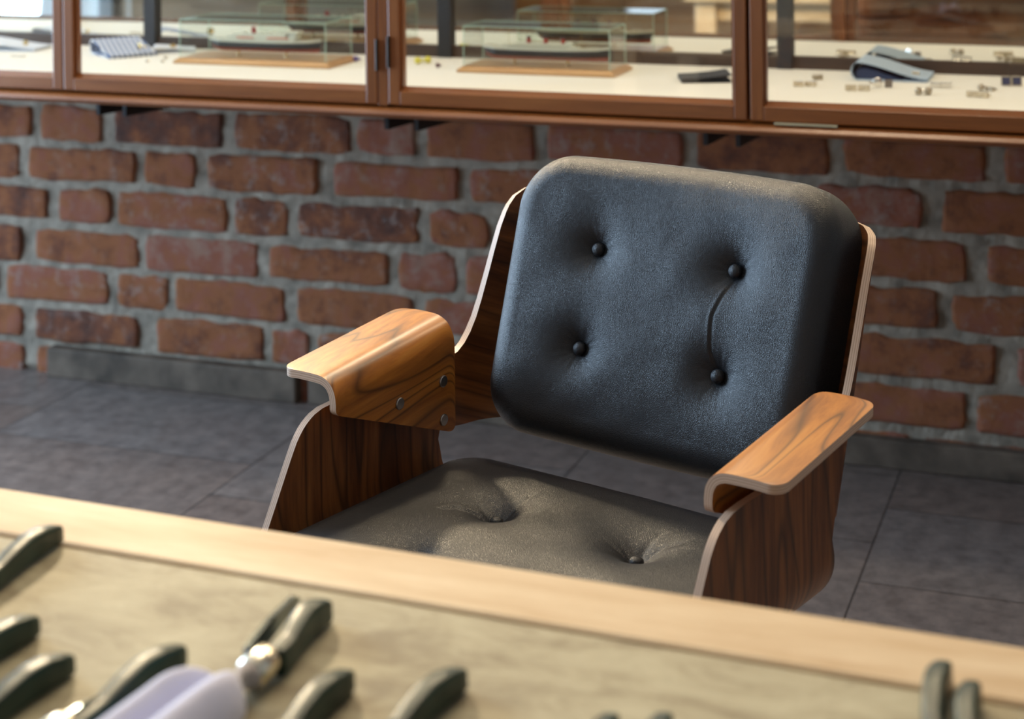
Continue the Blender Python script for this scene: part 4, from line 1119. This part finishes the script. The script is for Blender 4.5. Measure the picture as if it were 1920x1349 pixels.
put_link('round', 'brass', .540, .110, 0.4, 'round gold cufflink on the pale cuff beside the ship case', z=.006, m2='brass', scl=.7)
put_link('bar', 'enamel_pale', 2.122, .128, 0.1, 'small pale cufflink lying on the pale blue shirt cuff', z=.0085, scl=.7)
put_link('round', 'brass', .190, .150, 0.4, 'small gold cufflink on the white cuff behind the leftmost door', z=.010, m2='brass', scl=.6)
put_link('ball', 'violet', .995, .150, 0.0, 'small violet knot cufflink at the right end of the left ship base', m2='violet', scl=.8)
mb = MB(); mb.box(-.016, .016, -.004, .004, 0, .003); o = mb.build('price_tag', 'paper', bevel=.0005)
o.location = WP(.250, .262, ZS + .0003); o.rotation_euler = (0, 0, WROT); tag(o, 'small beige blank tag lying in front of the white cuff at the left edge', 'tag')
# wallet
WL = thing('wallet', 'black folded leather wallet on the middle shelf section beside the door stile', 'wallet', WP(1.748, .232, ZS + .0003), WROT + 0.35)
def slab(pts, z0, z1, nm, bulge):
    n = 20; m_ = 12; vs = []; fs = []
    for j in range(m_ + 1):
        for i in range(n + 1):
            fx, fy = i / n, j / m_; x = -.046 + .092 * fx; y = -.040 + .080 * fy
            z = z0 + (z1 - z0) + bulge * (fx ** 2) * 1.0
            vs.append((x, y, z))
    for j in range(m_):
        for i in range(n): a = j * (n + 1) + i; fs.append([a, a + 1, a + n + 2, a + n + 1])
    mb = MB(); mb.add(vs, fs); o = mb.build(nm, 'wallet', WL, smooth=False)
    so = o.modifiers.new('solid', 'SOLIDIFY'); so.thickness = .0035; so.offset = -1
    b = o.modifiers.new('bev', 'BEVEL'); b.width = .0012; b.segments = 2
slab(None, 0.0, 0.0036, 'lower_leaf', 0.0)
slab(None, 0.0, 0.0080, 'upper_leaf', 0.008)

# ------------------------------------------------------------------ furniture behind the camera, seen only in the cabinet mirror
SB_ = thing('sideboard', 'brown wooden sideboard reflected in the cabinet mirror', 'sideboard', WP(0.15, 5.9, 0), WROT)
mb = MB(); mb.box(-.9, 1.6, -.3, .25, .08, 1.0); mb.build('body', 'panel_brown', SB_, bevel=.004)
mb = MB(); mb.box(-.93, 1.63, -.33, .28, 1.0, 1.03); mb.build('top', 'panel_brown', SB_, bevel=.004)
for k in range(4):
    mb = MB(); mb.box(-.88 + k * .62, -.88 + k * .62 + .60, .25, .27, .12, .96); d_ = mb.build('door', 'panel_brown', SB_, bevel=.003)
    mb = MB(); mb.lathe([(.006, .27), (.012, .285), (.010, .295)], 16, axis='y', c=(-.88 + k * .62 + .55, 0, .6)); mb.build('knob', 'brass', d_)
mb = MB(); mb.box(-.86, 1.56, -.26, .2, 0, .0795); mb.build('plinth', 'dark_wood', SB_)
